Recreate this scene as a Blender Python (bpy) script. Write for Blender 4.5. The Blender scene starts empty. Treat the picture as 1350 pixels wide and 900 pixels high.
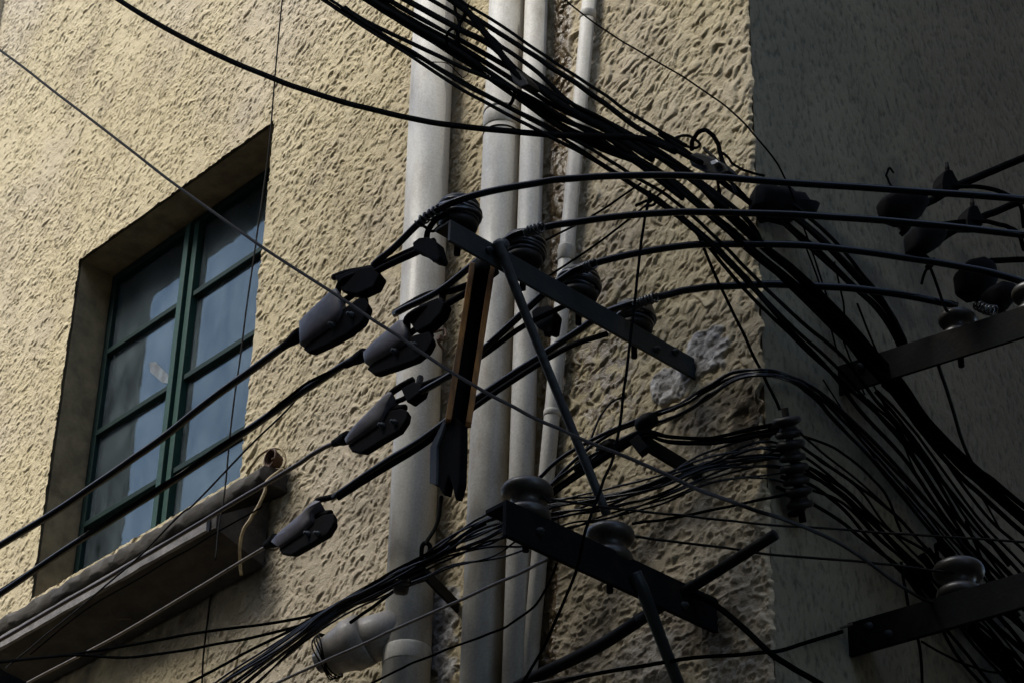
import bpy, math, random
import numpy as np
from mathutils import Vector, Matrix
random.seed(7); rng = np.random.default_rng(11)
scene = bpy.context.scene
COL = scene.collection

# ------------------------------------------------------------------ camera
F = 3343.37                      # focal length in photo pixels (1350 wide)
PITCH, ROLL, AZ = [math.radians(a) for a in (33.742, 1.576, 137.862)]
CAM = np.array([3.49714, -4.01411, 1.6])
_h = np.array([math.cos(AZ), math.sin(AZ), 0]); _r = np.array([math.sin(AZ), -math.cos(AZ), 0]); _u = np.array([0, 0, 1.])
FW = _h*math.cos(PITCH) + _u*math.sin(PITCH); _up = -_h*math.sin(PITCH) + _u*math.cos(PITCH)
RT = _r*math.cos(ROLL) + _up*math.sin(ROLL); UP = -_r*math.sin(ROLL) + _up*math.cos(ROLL)
cd = bpy.data.cameras.new('camera'); cam = bpy.data.objects.new('camera', cd); COL.objects.link(cam)
cd.sensor_width = 36; cd.lens = F*36/1350; cd.clip_start = .05; cd.clip_end = 3000
cam.matrix_world = Matrix([[RT[0], UP[0], -FW[0], CAM[0]], [RT[1], UP[1], -FW[1], CAM[1]], [RT[2], UP[2], -FW[2], CAM[2]], [0, 0, 0, 1]])
scene.camera = cam

def ray(x, y):
    d = FW*F + RT*(x-675) - UP*(y-450)
    return d/np.linalg.norm(d)
def dist(x, y, pl, o):
    """distance along the sight line to: L = a plane o metres in front of the lit wall, R = o metres off the side
    wall, X / Y = the plane x = o / y = o, D = o itself"""
    d = ray(x, y)
    if pl == 'L': return (-o-CAM[1])/d[1]
    if pl == 'R': return (o-CAM[0])/d[0]
    if pl == 'X': return (o-CAM[0])/d[0]
    if pl == 'Y': return (o-CAM[1])/d[1]
    return o
def pt(x, y, pl, o): return CAM + ray(x, y)*dist(x, y, pl, o)
def L(x, y, o=0.): return pt(x, y, 'L', o)
def R(x, y, o=0.): return pt(x, y, 'R', o)
def path(pts):
    """points (x, y) or (x, y, plane, offset); unspecified depths are interpolated"""
    n = len(pts); s = [0.]
    for a, b in zip(pts, pts[1:]): s.append(s[-1] + math.hypot(b[0]-a[0], b[1]-a[1]))
    ks = [i for i in range(n) if len(pts[i]) == 4]
    t = 1/np.interp(s, [s[i] for i in ks], [1/dist(*pts[i]) for i in ks])
    return [CAM + ray(p[0], p[1])*t[i] for i, p in enumerate(pts)]

# ------------------------------------------------------------------ materials
def mat(name, c1, c2=None, rough=.6, metal=0., spec=.5, nscale=20., bump=0., bscale=200., coat=0., stretch=(1, 1, 1), contrast=(.35, .65)):
    m = bpy.data.materials.new(name); m.use_nodes = True
    nt = m.node_tree; N = nt.nodes; K = nt.links; b = N['Principled BSDF']
    b.inputs['Roughness'].default_value = rough; b.inputs['Metallic'].default_value = metal
    b.inputs['Specular IOR Level'].default_value = spec; b.inputs['Coat Weight'].default_value = coat
    b.inputs['Base Color'].default_value = (*c1, 1); b.inputs['Coat Roughness'].default_value = .18
    if c2 or bump:
        g = N.new('ShaderNodeNewGeometry'); mp = N.new('ShaderNodeMapping'); mp.inputs['Scale'].default_value = stretch
        K.new(g.outputs['Position'], mp.inputs['Vector'])
    if c2:
        n = N.new('ShaderNodeTexNoise'); n.inputs['Scale'].default_value = nscale; n.inputs['Detail'].default_value = 6
        n.inputs['Roughness'].default_value = .65
        K.new(mp.outputs['Vector'], n.inputs['Vector'])
        r = N.new('ShaderNodeMapRange'); r.inputs['From Min'].default_value, r.inputs['From Max'].default_value = contrast
        K.new(n.outputs['Fac'], r.inputs['Value'])
        x = N.new('ShaderNodeMix'); x.data_type = 'RGBA'; x.inputs['A'].default_value = (*c1, 1); x.inputs['B'].default_value = (*c2, 1)
        K.new(r.outputs['Result'], x.inputs['Factor']); K.new(x.outputs['Result'], b.inputs['Base Color'])
    if bump:
        n2 = N.new('ShaderNodeTexNoise'); n2.inputs['Scale'].default_value = bscale; n2.inputs['Detail'].default_value = 5
        K.new(mp.outputs['Vector'], n2.inputs['Vector'])
        bp = N.new('ShaderNodeBump'); bp.inputs['Strength'].default_value = bump; bp.inputs['Distance'].default_value = .003
        K.new(n2.outputs['Fac'], bp.inputs['Height']); K.new(bp.outputs['Normal'], b.inputs['Normal'])
    return m

M = {}
M['cable'] = mat('black_cable', (.002, .0023, .0028), (.004, .0044, .005), rough=.6, spec=.0, nscale=30)
M['cable_sheen'] = mat('smooth_black_cable', (.002, .0024, .003), (.004, .0045, .0055), rough=.25, spec=.18, nscale=30)
M['tie'] = mat('bare_tie_wire', (.012, .012, .013), (.03, .03, .03), rough=.3, spec=.6, nscale=50)
M['cable_dull'] = mat('dusty_cable', (.004, .004, .004), (.009, .0085, .0075), rough=.6, spec=.04, nscale=45)
M['cable_brown'] = mat('brown_cable', (.016, .009, .007), (.03, .016, .011), rough=.5, nscale=60)
M['wire_pale'] = mat('pale_wire', (.11, .085, .055), (.05, .038, .025), rough=.5, nscale=25)
M['wire_grey'] = mat('grey_wire', (.006, .006, .0055), (.018, .016, .0135), rough=.6, spec=.05, nscale=40)
M['yellow_cord'] = mat('yellow_cord', (.30, .22, .09), (.16, .11, .05), rough=.6, nscale=60)
M['steel'] = mat('painted_steel', (.014, .020, .023), (.034, .034, .031), rough=.5, spec=.2, nscale=12, contrast=(.45, .7), bump=.25, bscale=120)
M['steel_dark'] = mat('tarred_steel', (.0035, .004, .0045), (.014, .011, .008), rough=.75, spec=.06, nscale=11, contrast=(.48, .72), bump=.3, bscale=100)
M['galv'] = mat('dull_galvanised', (.05, .058, .064), (.03, .03, .03), rough=.55, spec=.15, nscale=40, bump=.2)
M['rust'] = mat('rusty_steel', (.10, .045, .018), (.05, .025, .015), rough=.8, nscale=60, bump=.4)
M['ochre'] = mat('ochre_rusted_paint', (.46, .20, .035), (.15, .065, .018), rough=.65, nscale=40, bump=.3, stretch=(1, 1, .25))
M['ceramic'] = mat('brown_glazed_ceramic', (.010, .009, .008), (.02, .018, .016), rough=.5, spec=.2, nscale=40, coat=.0)
M['ceramic_pale'] = mat('dusty_ceramic', (.022, .020, .017), (.048, .043, .036), rough=.38, spec=.4, nscale=45, coat=.0)
M['plastic'] = mat('grey_plastic', (.065, .058, .066), (.13, .12, .118), rough=.5, spec=.2, nscale=14, contrast=(.45, .75), bump=.15, bscale=300)
M['plastic_black'] = mat('black_plastic', (.003, .003, .0035), (.006, .006, .0065), rough=.8, spec=.03, nscale=25)
M['copper'] = mat('bare_copper', (.22, .07, .04), (.1, .035, .02), rough=.4, metal=.6, nscale=60)
M['green_paint'] = mat('green_painted_steel', (.008, .032, .025), (.014, .045, .034), rough=.6, spec=.15, nscale=50, bump=.2)
M['green_dark'] = mat('dark_green_steel', (.004, .014, .012), (.008, .02, .017), rough=.6, spec=.1, nscale=50)
M['concrete'] = mat('weathered_concrete', (.20, .185, .175), (.07, .065, .06), rough=.9, nscale=14, bump=.6, bscale=90)
M['concrete_dirty'] = mat('sooty_concrete', (.055, .046, .034), (.016, .013, .010), rough=.9, nscale=11, bump=1., bscale=60, stretch=(.5, 1, 1))
M['asphalt'] = mat('asphalt', (.045, .045, .047), (.06, .06, .06), rough=.9, nscale=3, bump=.4)
M['far_wall'] = mat('grey_render', (.20, .18, .15), (.15, .14, .12), rough=.9, nscale=2)
M['far_glass'] = mat('dark_window_glass', (.02, .025, .03), rough=.15)
M['curtain'] = mat('pale_blue_sheet', (.58, .76, .88), (.40, .54, .64), rough=.8, nscale=4)
M['room'] = mat('dim_room', (.06, .06, .06), rough=.9)
M['sticker'] = mat('faded_sticker', (.085, .11, .125), (.02, .022, .026), rough=.6, nscale=22)

# PVC with grime
def pvc(name, base, dirt, seed):
    m = mat(name, base, dirt, rough=.55, spec=.3, coat=.08, nscale=9, stretch=(1, 1, .35), contrast=(.45, .75))
    nt = m.node_tree; N = nt.nodes; K = nt.links
    b = N['Principled BSDF']; src = b.inputs['Base Color'].links[0].from_socket
    g = N.new('ShaderNodeNewGeometry')
    n = N.new('ShaderNodeTexNoise'); n.inputs['Scale'].default_value = 160; n.inputs['Detail'].default_value = 3
    K.new(g.outputs['Position'], n.inputs['Vector'])
    r = N.new('ShaderNodeMapRange'); r.inputs['From Min'].default_value = .3; r.inputs['From Max'].default_value = .75; r.inputs['To Min'].default_value = 1.06; r.inputs['To Max'].default_value = .8
    K.new(n.outputs['Fac'], r.inputs['Value'])
    x = N.new('ShaderNodeMix'); x.data_type = 'RGBA'; x.blend_type = 'MULTIPLY'; x.inputs['Factor'].default_value = 1
    K.new(src, x.inputs['A']); K.new(r.outputs['Result'], x.inputs['B']); K.new(x.outputs['Result'], b.inputs['Base Color'])
    bp = N.new('ShaderNodeBump'); bp.inputs['Strength'].default_value = .06; bp.inputs['Distance'].default_value = .002
    K.new(n.outputs['Fac'], bp.inputs['Height']); K.new(bp.outputs['Normal'], b.inputs['Normal'])
    return m
M['pvc'] = pvc('weathered_pvc', (.455, .43, .375), (.25, .22, .17), 0)
M['pvc_dark'] = pvc('grimy_pvc', (.27, .245, .21), (.10, .085, .068), 1)

# stucco: colour from the attributes baked with the relief (repair mortar, dirt, glossy drips)
def stucco():
    m = bpy.data.materials.new('cream_stucco'); m.use_nodes = True
    nt = m.node_tree; N = nt.nodes; K = nt.links; b = N['Principled BSDF']
    g = N.new('ShaderNodeNewGeometry')
    def noise(s, d=5, st=(1, 1, 1)):
        mp = N.new('ShaderNodeMapping'); mp.inputs['Scale'].default_value = st; K.new(g.outputs['Position'], mp.inputs['Vector'])
        n = N.new('ShaderNodeTexNoise'); n.inputs['Scale'].default_value = s; n.inputs['Detail'].default_value = d; n.inputs['Roughness'].default_value = .6
        K.new(mp.outputs['Vector'], n.inputs['Vector']); return n.outputs['Fac']
    def rng_(v, a, c, lo=0., hi=1.):
        r = N.new('ShaderNodeMapRange'); r.inputs['From Min'].default_value = a; r.inputs['From Max'].default_value = c
        r.inputs['To Min'].default_value = lo; r.inputs['To Max'].default_value = hi; K.new(v, r.inputs['Value']); return r.outputs['Result']
    def mix(f, a, c, mode='MIX'):
        x = N.new('ShaderNodeMix'); x.data_type = 'RGBA'; x.blend_type = mode
        for s, v in (('Factor', f), ('A', a), ('B', c)):
            if isinstance(v, tuple): x.inputs[s].default_value = (*v, 1)
            elif isinstance(v, float): x.inputs[s].default_value = v
            else: K.new(v, x.inputs[s])
        return x.outputs['Result']
    def attr(n):
        a = N.new('ShaderNodeAttribute'); a.attribute_name = n; return a.outputs['Fac']
    c = mix(rng_(noise(1.6, 4), .35, .68), (.445, .372, .226), (.375, .305, .168))
    c = mix(rng_(noise(.8, 3), .45, .62, 0, .7), c, (.435, .37, .285))
    c = mix(rng_(noise(7, 6, (1, 1, .3)), .5, .72, 0, .55), c, (.25, .195, .115))
    c = mix(rng_(noise(3.2, 8), .55, .66, 0, .35), c, (.22, .175, .11))
    c = mix(rng_(noise(140, 3), .35, .75, 0, .3), c, (.30, .25, .17))
    c = mix(attr('patch'), c, mix(rng_(noise(30), .4, .65), (.46, .44, .41), (.15, .135, .115)))
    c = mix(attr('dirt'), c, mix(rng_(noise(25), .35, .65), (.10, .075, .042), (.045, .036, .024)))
    c = mix(attr('gloss'), c, mix(rng_(noise(18), .35, .65), (.15, .105, .055), (.10, .068, .035)))
    K.new(c, b.inputs['Base Color'])
    K.new(rng_(attr('gloss'), 0, 1, .85, .16), b.inputs['Roughness'])
    b.inputs['Specular IOR Level'].default_value = .4
    bp = N.new('ShaderNodeBump'); bp.inputs['Strength'].default_value = .85; bp.inputs['Distance'].default_value = .004
    K.new(noise(165, 6), bp.inputs['Height']); K.new(bp.outputs['Normal'], b.inputs['Normal'])
    return m
M['stucco'] = stucco()

def sidewall():
    m = mat('grey_side_render', (.255, .228, .15), (.18, .163, .108), rough=.9, nscale=2.2)
    nt = m.node_tree; N = nt.nodes; K = nt.links; b = N['Principled BSDF']
    src = b.inputs['Base Color'].links[0].from_socket
    g = N.new('ShaderNodeNewGeometry')
    mp = N.new('ShaderNodeMapping'); mp.inputs['Rotation'].default_value = (math.radians(-32), 0, 0); mp.inputs['Scale'].default_value = (1, 1, .5)
    K.new(g.outputs['Position'], mp.inputs['Vector'])
    n = N.new('ShaderNodeTexNoise'); n.inputs['Scale'].default_value = 62; n.inputs['Detail'].default_value = 5; n.inputs['Roughness'].default_value = .62
    K.new(mp.outputs['Vector'], n.inputs['Vector'])
    r = N.new('ShaderNodeMapRange'); r.inputs['From Min'].default_value = .25; r.inputs['From Max'].default_value = .5; r.inputs['To Min'].default_value = .3; r.inputs['To Max'].default_value = 1.08
    K.new(n.outputs['Fac'], r.inputs['Value'])
    x = N.new('ShaderNodeMix'); x.data_type = 'RGBA'; x.blend_type = 'MULTIPLY'; x.inputs['Factor'].default_value = 1
    K.new(src, x.inputs['A']); K.new(r.outputs['Result'], x.inputs['B'])
    # a sooty drip stain that runs slantwise down the wall
    at = N.new('ShaderNodeAttribute'); at.attribute_name = 'stain'
    y = N.new('ShaderNodeMix'); y.data_type = 'RGBA'; y.inputs['B'].default_value = (.045, .046, .04, 1)
    K.new(at.outputs['Fac'], y.inputs['Factor']); K.new(x.outputs['Result'], y.inputs['A']); K.new(y.outputs['Result'], b.inputs['Base Color'])
    bp = N.new('ShaderNodeBump'); bp.inputs['Strength'].default_value = .9; bp.inputs['Distance'].default_value = .008
    K.new(n.outputs['Fac'], bp.inputs['Height']); K.new(bp.outputs['Normal'], b.inputs['Normal'])
    return m
M['side'] = sidewall()

def glass():
    m = bpy.data.materials.new('dusty_glass'); m.use_nodes = True
    nt = m.node_tree; N = nt.nodes; K = nt.links; N.remove(N['Principled BSDF']); out = N['Material Output']
    tr = N.new('ShaderNodeBsdfTransparent'); tr.inputs['Color'].default_value = (.80, .86, .88, 1)
    gl = N.new('ShaderNodeBsdfGlossy'); gl.inputs['Roughness'].default_value = .05; gl.inputs['Color'].default_value = (.62, .80, .86, 1)
    df = N.new('ShaderNodeBsdfDiffuse'); df.inputs['Color'].default_value = (.20, .25, .27, 1)
    g = N.new('ShaderNodeNewGeometry'); mp = N.new('ShaderNodeMapping'); mp.inputs['Scale'].default_value = (5, 5, 2.4)
    K.new(g.outputs['Position'], mp.inputs['Vector'])
    n = N.new('ShaderNodeTexNoise'); n.inputs['Scale'].default_value = 1.6; n.inputs['Detail'].default_value = 9; n.inputs['Roughness'].default_value = .7
    K.new(mp.outputs['Vector'], n.inputs['Vector'])
    r = N.new('ShaderNodeMapRange'); r.inputs['From Min'].default_value = .3; r.inputs['From Max'].default_value = .7; r.inputs['To Min'].default_value = .03; r.inputs['To Max'].default_value = .30
    K.new(n.outputs['Fac'], r.inputs['Value'])
    m1 = N.new('ShaderNodeMixShader'); K.new(r.outputs['Result'], m1.inputs[0]); K.new(tr.outputs[0], m1.inputs[1]); K.new(df.outputs[0], m1.inputs[2])
    fr = N.new('ShaderNodeFresnel'); fr.inputs['IOR'].default_value = 1.36
    n2 = N.new('ShaderNodeTexNoise'); n2.inputs['Scale'].default_value = 3.; K.new(g.outputs['Position'], n2.inputs['Vector'])
    bp = N.new('ShaderNodeBump'); bp.inputs['Strength'].default_value = .12; bp.inputs['Distance'].default_value = .02
    K.new(n2.outputs['Fac'], bp.inputs['Height']); K.new(bp.outputs['Normal'], gl.inputs['Normal'])
    m2 = N.new('ShaderNodeMixShader'); K.new(fr.outputs[0], m2.inputs[0]); K.new(m1.outputs[0], m2.inputs[1]); K.new(gl.outputs[0], m2.inputs[2])
    K.new(m2.outputs[0], out.inputs['Surface'])
    return m
M['glass'] = glass()

# ------------------------------------------------------------------ mesh helpers
def nrm(v): return v/max(np.linalg.norm(v), 1e-9)
class MB:
    def __init__(s): s.v = []; s.f = []; s.flat = []
    def add(s, vs, fs, flat=False):
        o = len(s.v); s.v += [tuple(map(float, p)) for p in vs]
        for f in fs: s.f.append([i+o for i in f]); s.flat.append(flat)
        return s
    def tube(s, pts, r, n=8, smooth=6, cap=True):
        P = [np.array(p, float) for p in pts]
        if smooth and len(P) > 2: P, r = spline(P, r, smooth)
        if np.isscalar(r): r = [r]*len(P)
        T = [nrm(P[min(i+1, len(P)-1)]-P[max(i-1, 0)]) for i in range(len(P))]
        a = np.array([0, 0, 1.]) if abs(T[0][2]) < .9 else np.array([1., 0, 0])
        u = nrm(a - T[0]*(a@T[0])); vs = []
        for p, t, rr in zip(P, T, r):
            u = nrm(u - t*(u@t)); w = np.cross(t, u)
            for k in range(n):
                c = 2*math.pi*k/n; vs.append(p + rr*(u*math.cos(c)+w*math.sin(c)))
        fs = [[i*n+k, i*n+(k+1) % n, (i+1)*n+(k+1) % n, (i+1)*n+k] for i in range(len(P)-1) for k in range(n)]
        if cap: fs += [list(range(n))[::-1], [(len(P)-1)*n+k for k in range(n)]]
        return s.add(vs, fs)
    def hexa(s, c):
        """box from 8 corners: 4 of the bottom ring then 4 of the top ring"""
        return s.add(c, [[3, 2, 1, 0], [4, 5, 6, 7]] + [[k, (k+1) % 4, 4+(k+1) % 4, 4+k] for k in range(4)], True)
    def box(s, lo, hi):
        x0, y0, z0 = lo; x1, y1, z1 = hi
        return s.hexa([(x0, y0, z0), (x1, y0, z0), (x1, y1, z0), (x0, y1, z0), (x0, y0, z1), (x1, y0, z1), (x1, y1, z1), (x0, y1, z1)])
    def bar(s, a, b, u, w, h):
        """box beam a-b: half width w along u, half height h along the third axis"""
        a = np.array(a, float); b = np.array(b, float); t = nrm(b-a); u = nrm(np.array(u, float) - t*(np.array(u, float)@t)); q = np.cross(t, u)
        return s.hexa([a-u*w-q*h, a+u*w-q*h, a+u*w+q*h, a-u*w+q*h, b-u*w-q*h, b+u*w-q*h, b+u*w+q*h, b-u*w+q*h])
    def lathe(s, base, axis, prof, n=28):
        base = np.array(base, float); t = nrm(np.array(axis, float)); a = np.array([1., 0, 0]) if abs(t[0]) < .9 else np.array([0, 1., 0])
        u = nrm(a-t*(a@t)); w = np.cross(t, u); vs = []
        for r, z in prof:
            for k in range(n):
                c = 2*math.pi*k/n; vs.append(base + t*z + r*(u*math.cos(c)+w*math.sin(c)))
        m = len(prof)
        fs = [[i*n+k, i*n+(k+1) % n, (i+1)*n+(k+1) % n, (i+1)*n+k] for i in range(m-1) for k in range(n)]
        fs += [list(range(n))[::-1], [(m-1)*n+k for k in range(n)]]
        return s.add(vs, fs)
    def slab(s, front, shift, shrink=.0, flat=True):
        """solid between an outline and the same outline moved by shift (and shrunk a little)"""
        fr = np.array(front, float); c = fr.mean(0); bk = c + (fr-c)*(1-shrink) + np.array(shift, float); n = len(fr)
        return s.add(list(fr)+list(bk), [list(range(n)), [n+k for k in range(n)][::-1]] + [[(k+1) % n, k, n+k, n+(k+1) % n] for k in range(n)], flat)
    def dome(s, front, shift, bulge, shrink=.1):
        fr = np.array(front, float); c = fr.mean(0); bk = c + (fr-c)*(1-shrink) + np.array(shift, float); n = len(fr); b = np.array(bulge, float)
        r1 = c+(fr-c)*.80+b*.55; r2 = c+(fr-c)*.45+b*.9
        vs = list(fr)+list(bk)+list(r1)+list(r2)+[c+b]
        fs = [[n+k for k in range(n)][::-1]]
        for k in range(n):
            j = (k+1) % n
            fs += [[j, k, n+k, n+j], [k, j, 2*n+j, 2*n+k], [2*n+k, 2*n+j, 3*n+j, 3*n+k], [3*n+k, 3*n+j, 4*n]]
        return s.add(vs, fs)
    def build(s, name, m, parent=None, bevel=0., origin=None, smooth=True):
        me = bpy.data.meshes.new(name)
        o0 = np.array(origin if origin is not None else (parent.location if parent is not None else s.v[0]), float)
        if parent is not None and origin is None: o0 = np.array(WORLD[parent.name])
        me.from_pydata([tuple(np.array(p)-o0) for p in s.v], [], s.f); me.update()
        me.polygons.foreach_set('use_smooth', [smooth and not q for q in s.flat])
        me.materials.append(m)
        o = bpy.data.objects.new(name, me); COL.objects.link(o)
        WORLD[o.name] = tuple(o0)
        if parent is None: o.location = o0
        else:
            o.parent = parent; o.location = o0 - np.array(WORLD[parent.name])
        import bmesh
        bm = bmesh.new(); bm.from_mesh(me); bmesh.ops.recalc_face_normals(bm, faces=bm.faces); bm.to_mesh(me); bm.free()
        if bevel:
            b = o.modifiers.new('bevel', 'BEVEL'); b.width = bevel; b.segments = 2; b.limit_method = 'ANGLE'; b.angle_limit = math.radians(40)
        return o
WORLD = {}
def spline(P, r, k):
    """Catmull-Rom through the points"""
    n = len(P); Q = [2*P[0]-P[1]] + P + [2*P[-1]-P[-2]]; out = []; rr = []
    for i in range(n-1):
        p0, p1, p2, p3 = Q[i:i+4]
        for j in range(k):
            t = j/k
            out.append(.5*((2*p1)+(-p0+p2)*t+(2*p0-5*p1+4*p2-p3)*t*t+(-p0+3*p1-3*p2+p3)*t**3))
            if not np.isscalar(r): rr.append(r[i]*(1-t)+r[i+1]*t)
    out.append(P[-1])
    if not np.isscalar(r): rr.append(r[-1]); return out, rr
    return out, r
def tag(o, label, cat, group=None, kind=None):
    if kind: o['kind'] = kind
    if label: o['label'] = label
    if cat: o['category'] = cat
    if group: o['group'] = group
    return o
def empty(name, loc, label, cat, group=None):
    o = bpy.data.objects.new(name, None); COL.objects.link(o); o.location = tuple(map(float, loc)); o.empty_display_size = .05
    WORLD[o.name] = tuple(map(float, loc)); return tag(o, label, cat, group)
def struct(o): o['kind'] = 'structure'; return o

# ------------------------------------------------------------------ ground, and unseen houses added to shade the walls and panes
mb = MB().add([(-60, -60, 0), (60, -60, 0), (60, 60, 0), (-60, 60, 0)], [[0, 1, 2, 3]]); struct(mb.build('ground', M['asphalt'], origin=(0, 0, 0)))

def house(label, lo, hi, face, win):
    """plain house out of view, added to block light; windows on one face"""
    e = empty('shade_house', ((lo[0]+hi[0])/2, (lo[1]+hi[1])/2, 0), label, 'house')
    MB().box((lo[0], lo[1], 0), hi).build('wall', M['far_wall'], e)
    f = MB().box((lo[0]-.15, lo[1]-.15, hi[2]+.004), (hi[0]+.15, hi[1]+.15, hi[2]+.2)).build('cornice', M['concrete'], e)
    for a, z in win:
        if face == 'N': w = MB().box((a-.5, hi[1]+.004, z), (a+.5, hi[1]+.03, z+1.4))
        elif face == 'W': w = MB().box((lo[0]-.03, a-.5, z), (lo[0]-.004, a+.5, z+1.4))
        else: w = MB().box((hi[0]+.004, a-.5, z), (hi[0]+.03, a+.5, z+1.4))
        w.build('window', M['far_glass'], e)
    return e
house('unseen tall grey house added to keep the side wall dark', (2.6, -.2, 0), (8, 14, 15), 'W', [(y, z) for y in (2, 5, 8) for z in (1.2, 4.4, 7.6, 10.8)])
house('unseen grey house added behind the viewer to shade the lower right wall', (-3.55, -14, 0), (14, -4.9, 11.7), 'N', [(x, z) for x in range(-2, 13, 3) for z in (1.2, 4.4, 7.6, 10.2)])

house('unseen lower grey house added further left to darken the pane reflections', (-30, -15, 0), (-7.2, -5.6, 11.2), 'N', [(x, z) for x in range(-28, -8, 4) for z in (1.2, 4.4, 7.6)])

# ------------------------------------------------------------------ the corner building
bld = empty('corner_building', (-2, 0, 0), 'cream stucco corner building with a green steel window and a dark side wall', 'building')
WX0, WX1, WZ0, WZ1, WD = -3.375, -2.200, 5.68, 7.115, .17   # window opening

def stucco_sheet():
    dx, dz = .0029, .0026
    xs = np.arange(-4.75, 1e-6, dx); xs = np.append(xs[:-1], 0.); zs = np.arange(3.7, 9.5, dz)
    nx, nz = len(xs), len(zs)
    X, Z = np.meshgrid(xs, zs)
    def vn(cx, cz, seed):       # cheap smooth value noise
        g = np.random.default_rng(seed).random((int((zs[-1]-zs[0])/cz)+4, int((xs[-1]-xs[0])/cx)+4))
        u = (X-xs[0])/cx; v = (Z-zs[0])/cz; i = u.astype(int); j = v.astype(int); u -= i; v -= j
        u = u*u*(3-2*u); v = v*v*(3-2*v)
        return (g[j, i]*(1-u)+g[j, i+1]*u)*(1-v)+(g[j+1, i]*(1-u)+g[j+1, i+1]*u)*v
    H = np.zeros((nz, nx), np.float32)
    # visible band of the wall (with a margin)
    zlo = 4.15 + .30*(-xs) - .35; zhi = 6.30 + .66*(-xs) + .45
    n = 190000
    XW = (X + .016*(vn(.07, .07, 60)-.5) + .009*(vn(.025, .025, 61)-.5)).astype(np.float32)
    ZW = (Z + .016*(vn(.07, .07, 62)-.5) + .009*(vn(.025, .025, 63)-.5)).astype(np.float32)
    cx = rng.uniform(-4.75, 0, n); cz = rng.uniform(3.7, 9.5, n)
    keep = (cz > 4.05-.30*cx-.3) & (cz < 6.35-.66*cx+.4)
    cx, cz = cx[keep], cz[keep]; n = len(cx)
    near = np.clip(1+cx/2.8, 0, 1)
    low = np.clip((5.15-cz)/.35, 0, 1)*np.clip((cx+.95)/.25, 0, 1)      # pitted, undirected coat low at the corner
    big = (.47 + .33*near)*np.exp(rng.normal(0, .36, n))*(1-.28*low)
    la = .0165*big*(1-.35*low)*rng.uniform(.7, 1.3, n); lb = .0080*big*rng.uniform(.75, 1.25, n)
    A = rng.uniform(.0014, .0078, n)*(.80+.18*near)*(1-.2*low)*(big*1.2)**.6
    # coverage comes in drifts: rough here, trowelled flat there
    dr = vn(.16, .16, 64); gi = np.clip(((cx-xs[0])/dx).astype(int), 0, nx-1); gj = np.clip(((cz-zs[0])/dz).astype(int), 0, nz-1)
    keep = rng.random(n) < np.clip((dr[gj, gi]-.12)*2.2, .25, 1)
    cx, cz, la, lb, A, low = [q_[keep] for q_ in (cx, cz, la, lb, A, low)]; n = len(cx)
    th = np.radians(rng.normal(50, 30+70*low)); bend = rng.normal(0, 22, n)
    for k in range(n):
        w = la[k]*1.5+.012
        i0 = max(int((cx[k]-w-xs[0])/dx), 0); i1 = min(int((cx[k]+w-xs[0])/dx)+1, nx)
        j0 = max(int((cz[k]-w-zs[0])/dz), 0); j1 = min(int((cz[k]+w-zs[0])/dz)+1, nz)
        if i1-i0 < 2 or j1-j0 < 2: continue
        x = XW[j0:j1, i0:i1]-cx[k]; z = ZW[j0:j1, i0:i1]-cz[k]
        c, s = math.cos(th[k]), math.sin(th[k])
        u = x*c+z*s; v = x*s-z*c + bend[k]*u*u     # v runs towards the lower right
        p = np.where(v > 0, 1-(v/(lb[k]*.45))**2, 1-(v/(lb[k]*2.0))**2) - (u/(la[k]*1.25))**2
        h = A[k]*np.sqrt(np.clip(p, 0, 1))
        np.maximum(H[j0:j1, i0:i1], h, out=H[j0:j1, i0:i1])
    lowm = np.clip((5.15-Z)/.35, 0, 1)*np.clip((X+.95)/.25, 0, 1)
    H += .0030*(vn(.06, .06, 5)-.5) + .0018*(vn(.022, .02, 6)-.5) + .0017*(vn(.011, .010, 16)-.5)
    H += lowm*.0062*(1-2*np.abs(vn(.024, .020, 65)-.5))**2
    def blob(px, py, rx, rz, seed, soft=.35):
        q = L(px, py); d = np.hypot((X-q[0])/rx, (Z-q[2])/rz) + .9*(vn(.09, .09, seed)-.5)+.5*(vn(.03, .03, seed+50)-.5)
        return np.clip((1+soft-d)/(2*soft), 0, 1)
    patch = np.maximum.reduce([blob(928, 472, .10, .08, 1, .06), blob(885, 508, .085, .05, 2, .06), blob(590, 825, .06, .15, 4, .1), blob(870, 862, .12, .06, 8, .3)*.6])
    gx = L(737, 300)[0]
    strip = np.clip((.05+.03*(vn(.05, .4, 9)-.5)-np.abs(X-gx-.012*(Z-6)))/.02, 0, 1)
    gloss = np.clip(strip + .75*blob(790, 480, .16, .25, 10, .5)*(vn(.02, .02, 12) > .5), 0, 1)
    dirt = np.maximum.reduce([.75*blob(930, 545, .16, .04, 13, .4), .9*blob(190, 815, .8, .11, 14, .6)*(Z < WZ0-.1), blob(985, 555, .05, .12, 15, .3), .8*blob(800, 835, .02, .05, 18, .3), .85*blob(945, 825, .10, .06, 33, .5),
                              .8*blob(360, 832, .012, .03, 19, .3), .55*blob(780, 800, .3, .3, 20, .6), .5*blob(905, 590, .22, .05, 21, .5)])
    H = H*(1-.6*patch)*(1-.2*dirt)+patch*(.006+.010*(vn(.03, .03, 22)-.3)+.007*(vn(.012, .012, 23)-.4))
    H -= .012*blob(990, 550, .04, .07, 15, .25)
    # glossy drips: ropes of paint
    H += strip*.004*np.abs(vn(.014, .05, 30)-.5)*2
    Y = -H
    # ragged arris at the corner
    jag = .013*(vn(1, .05, 40)[:, 0]-.6)+.009*(vn(1, .014, 41)[:, 0]-.5) - .035*np.exp(-((zs-L(1008, 535)[2])/.05)**2)*vn(1, .02, 42)[:, 0]
    Xj = X.copy(); t = np.clip(1+X/.05, 0, 1); Xj += t*t*(jag[:, None]-.004)
    Y[:, -1] = .004
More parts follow.
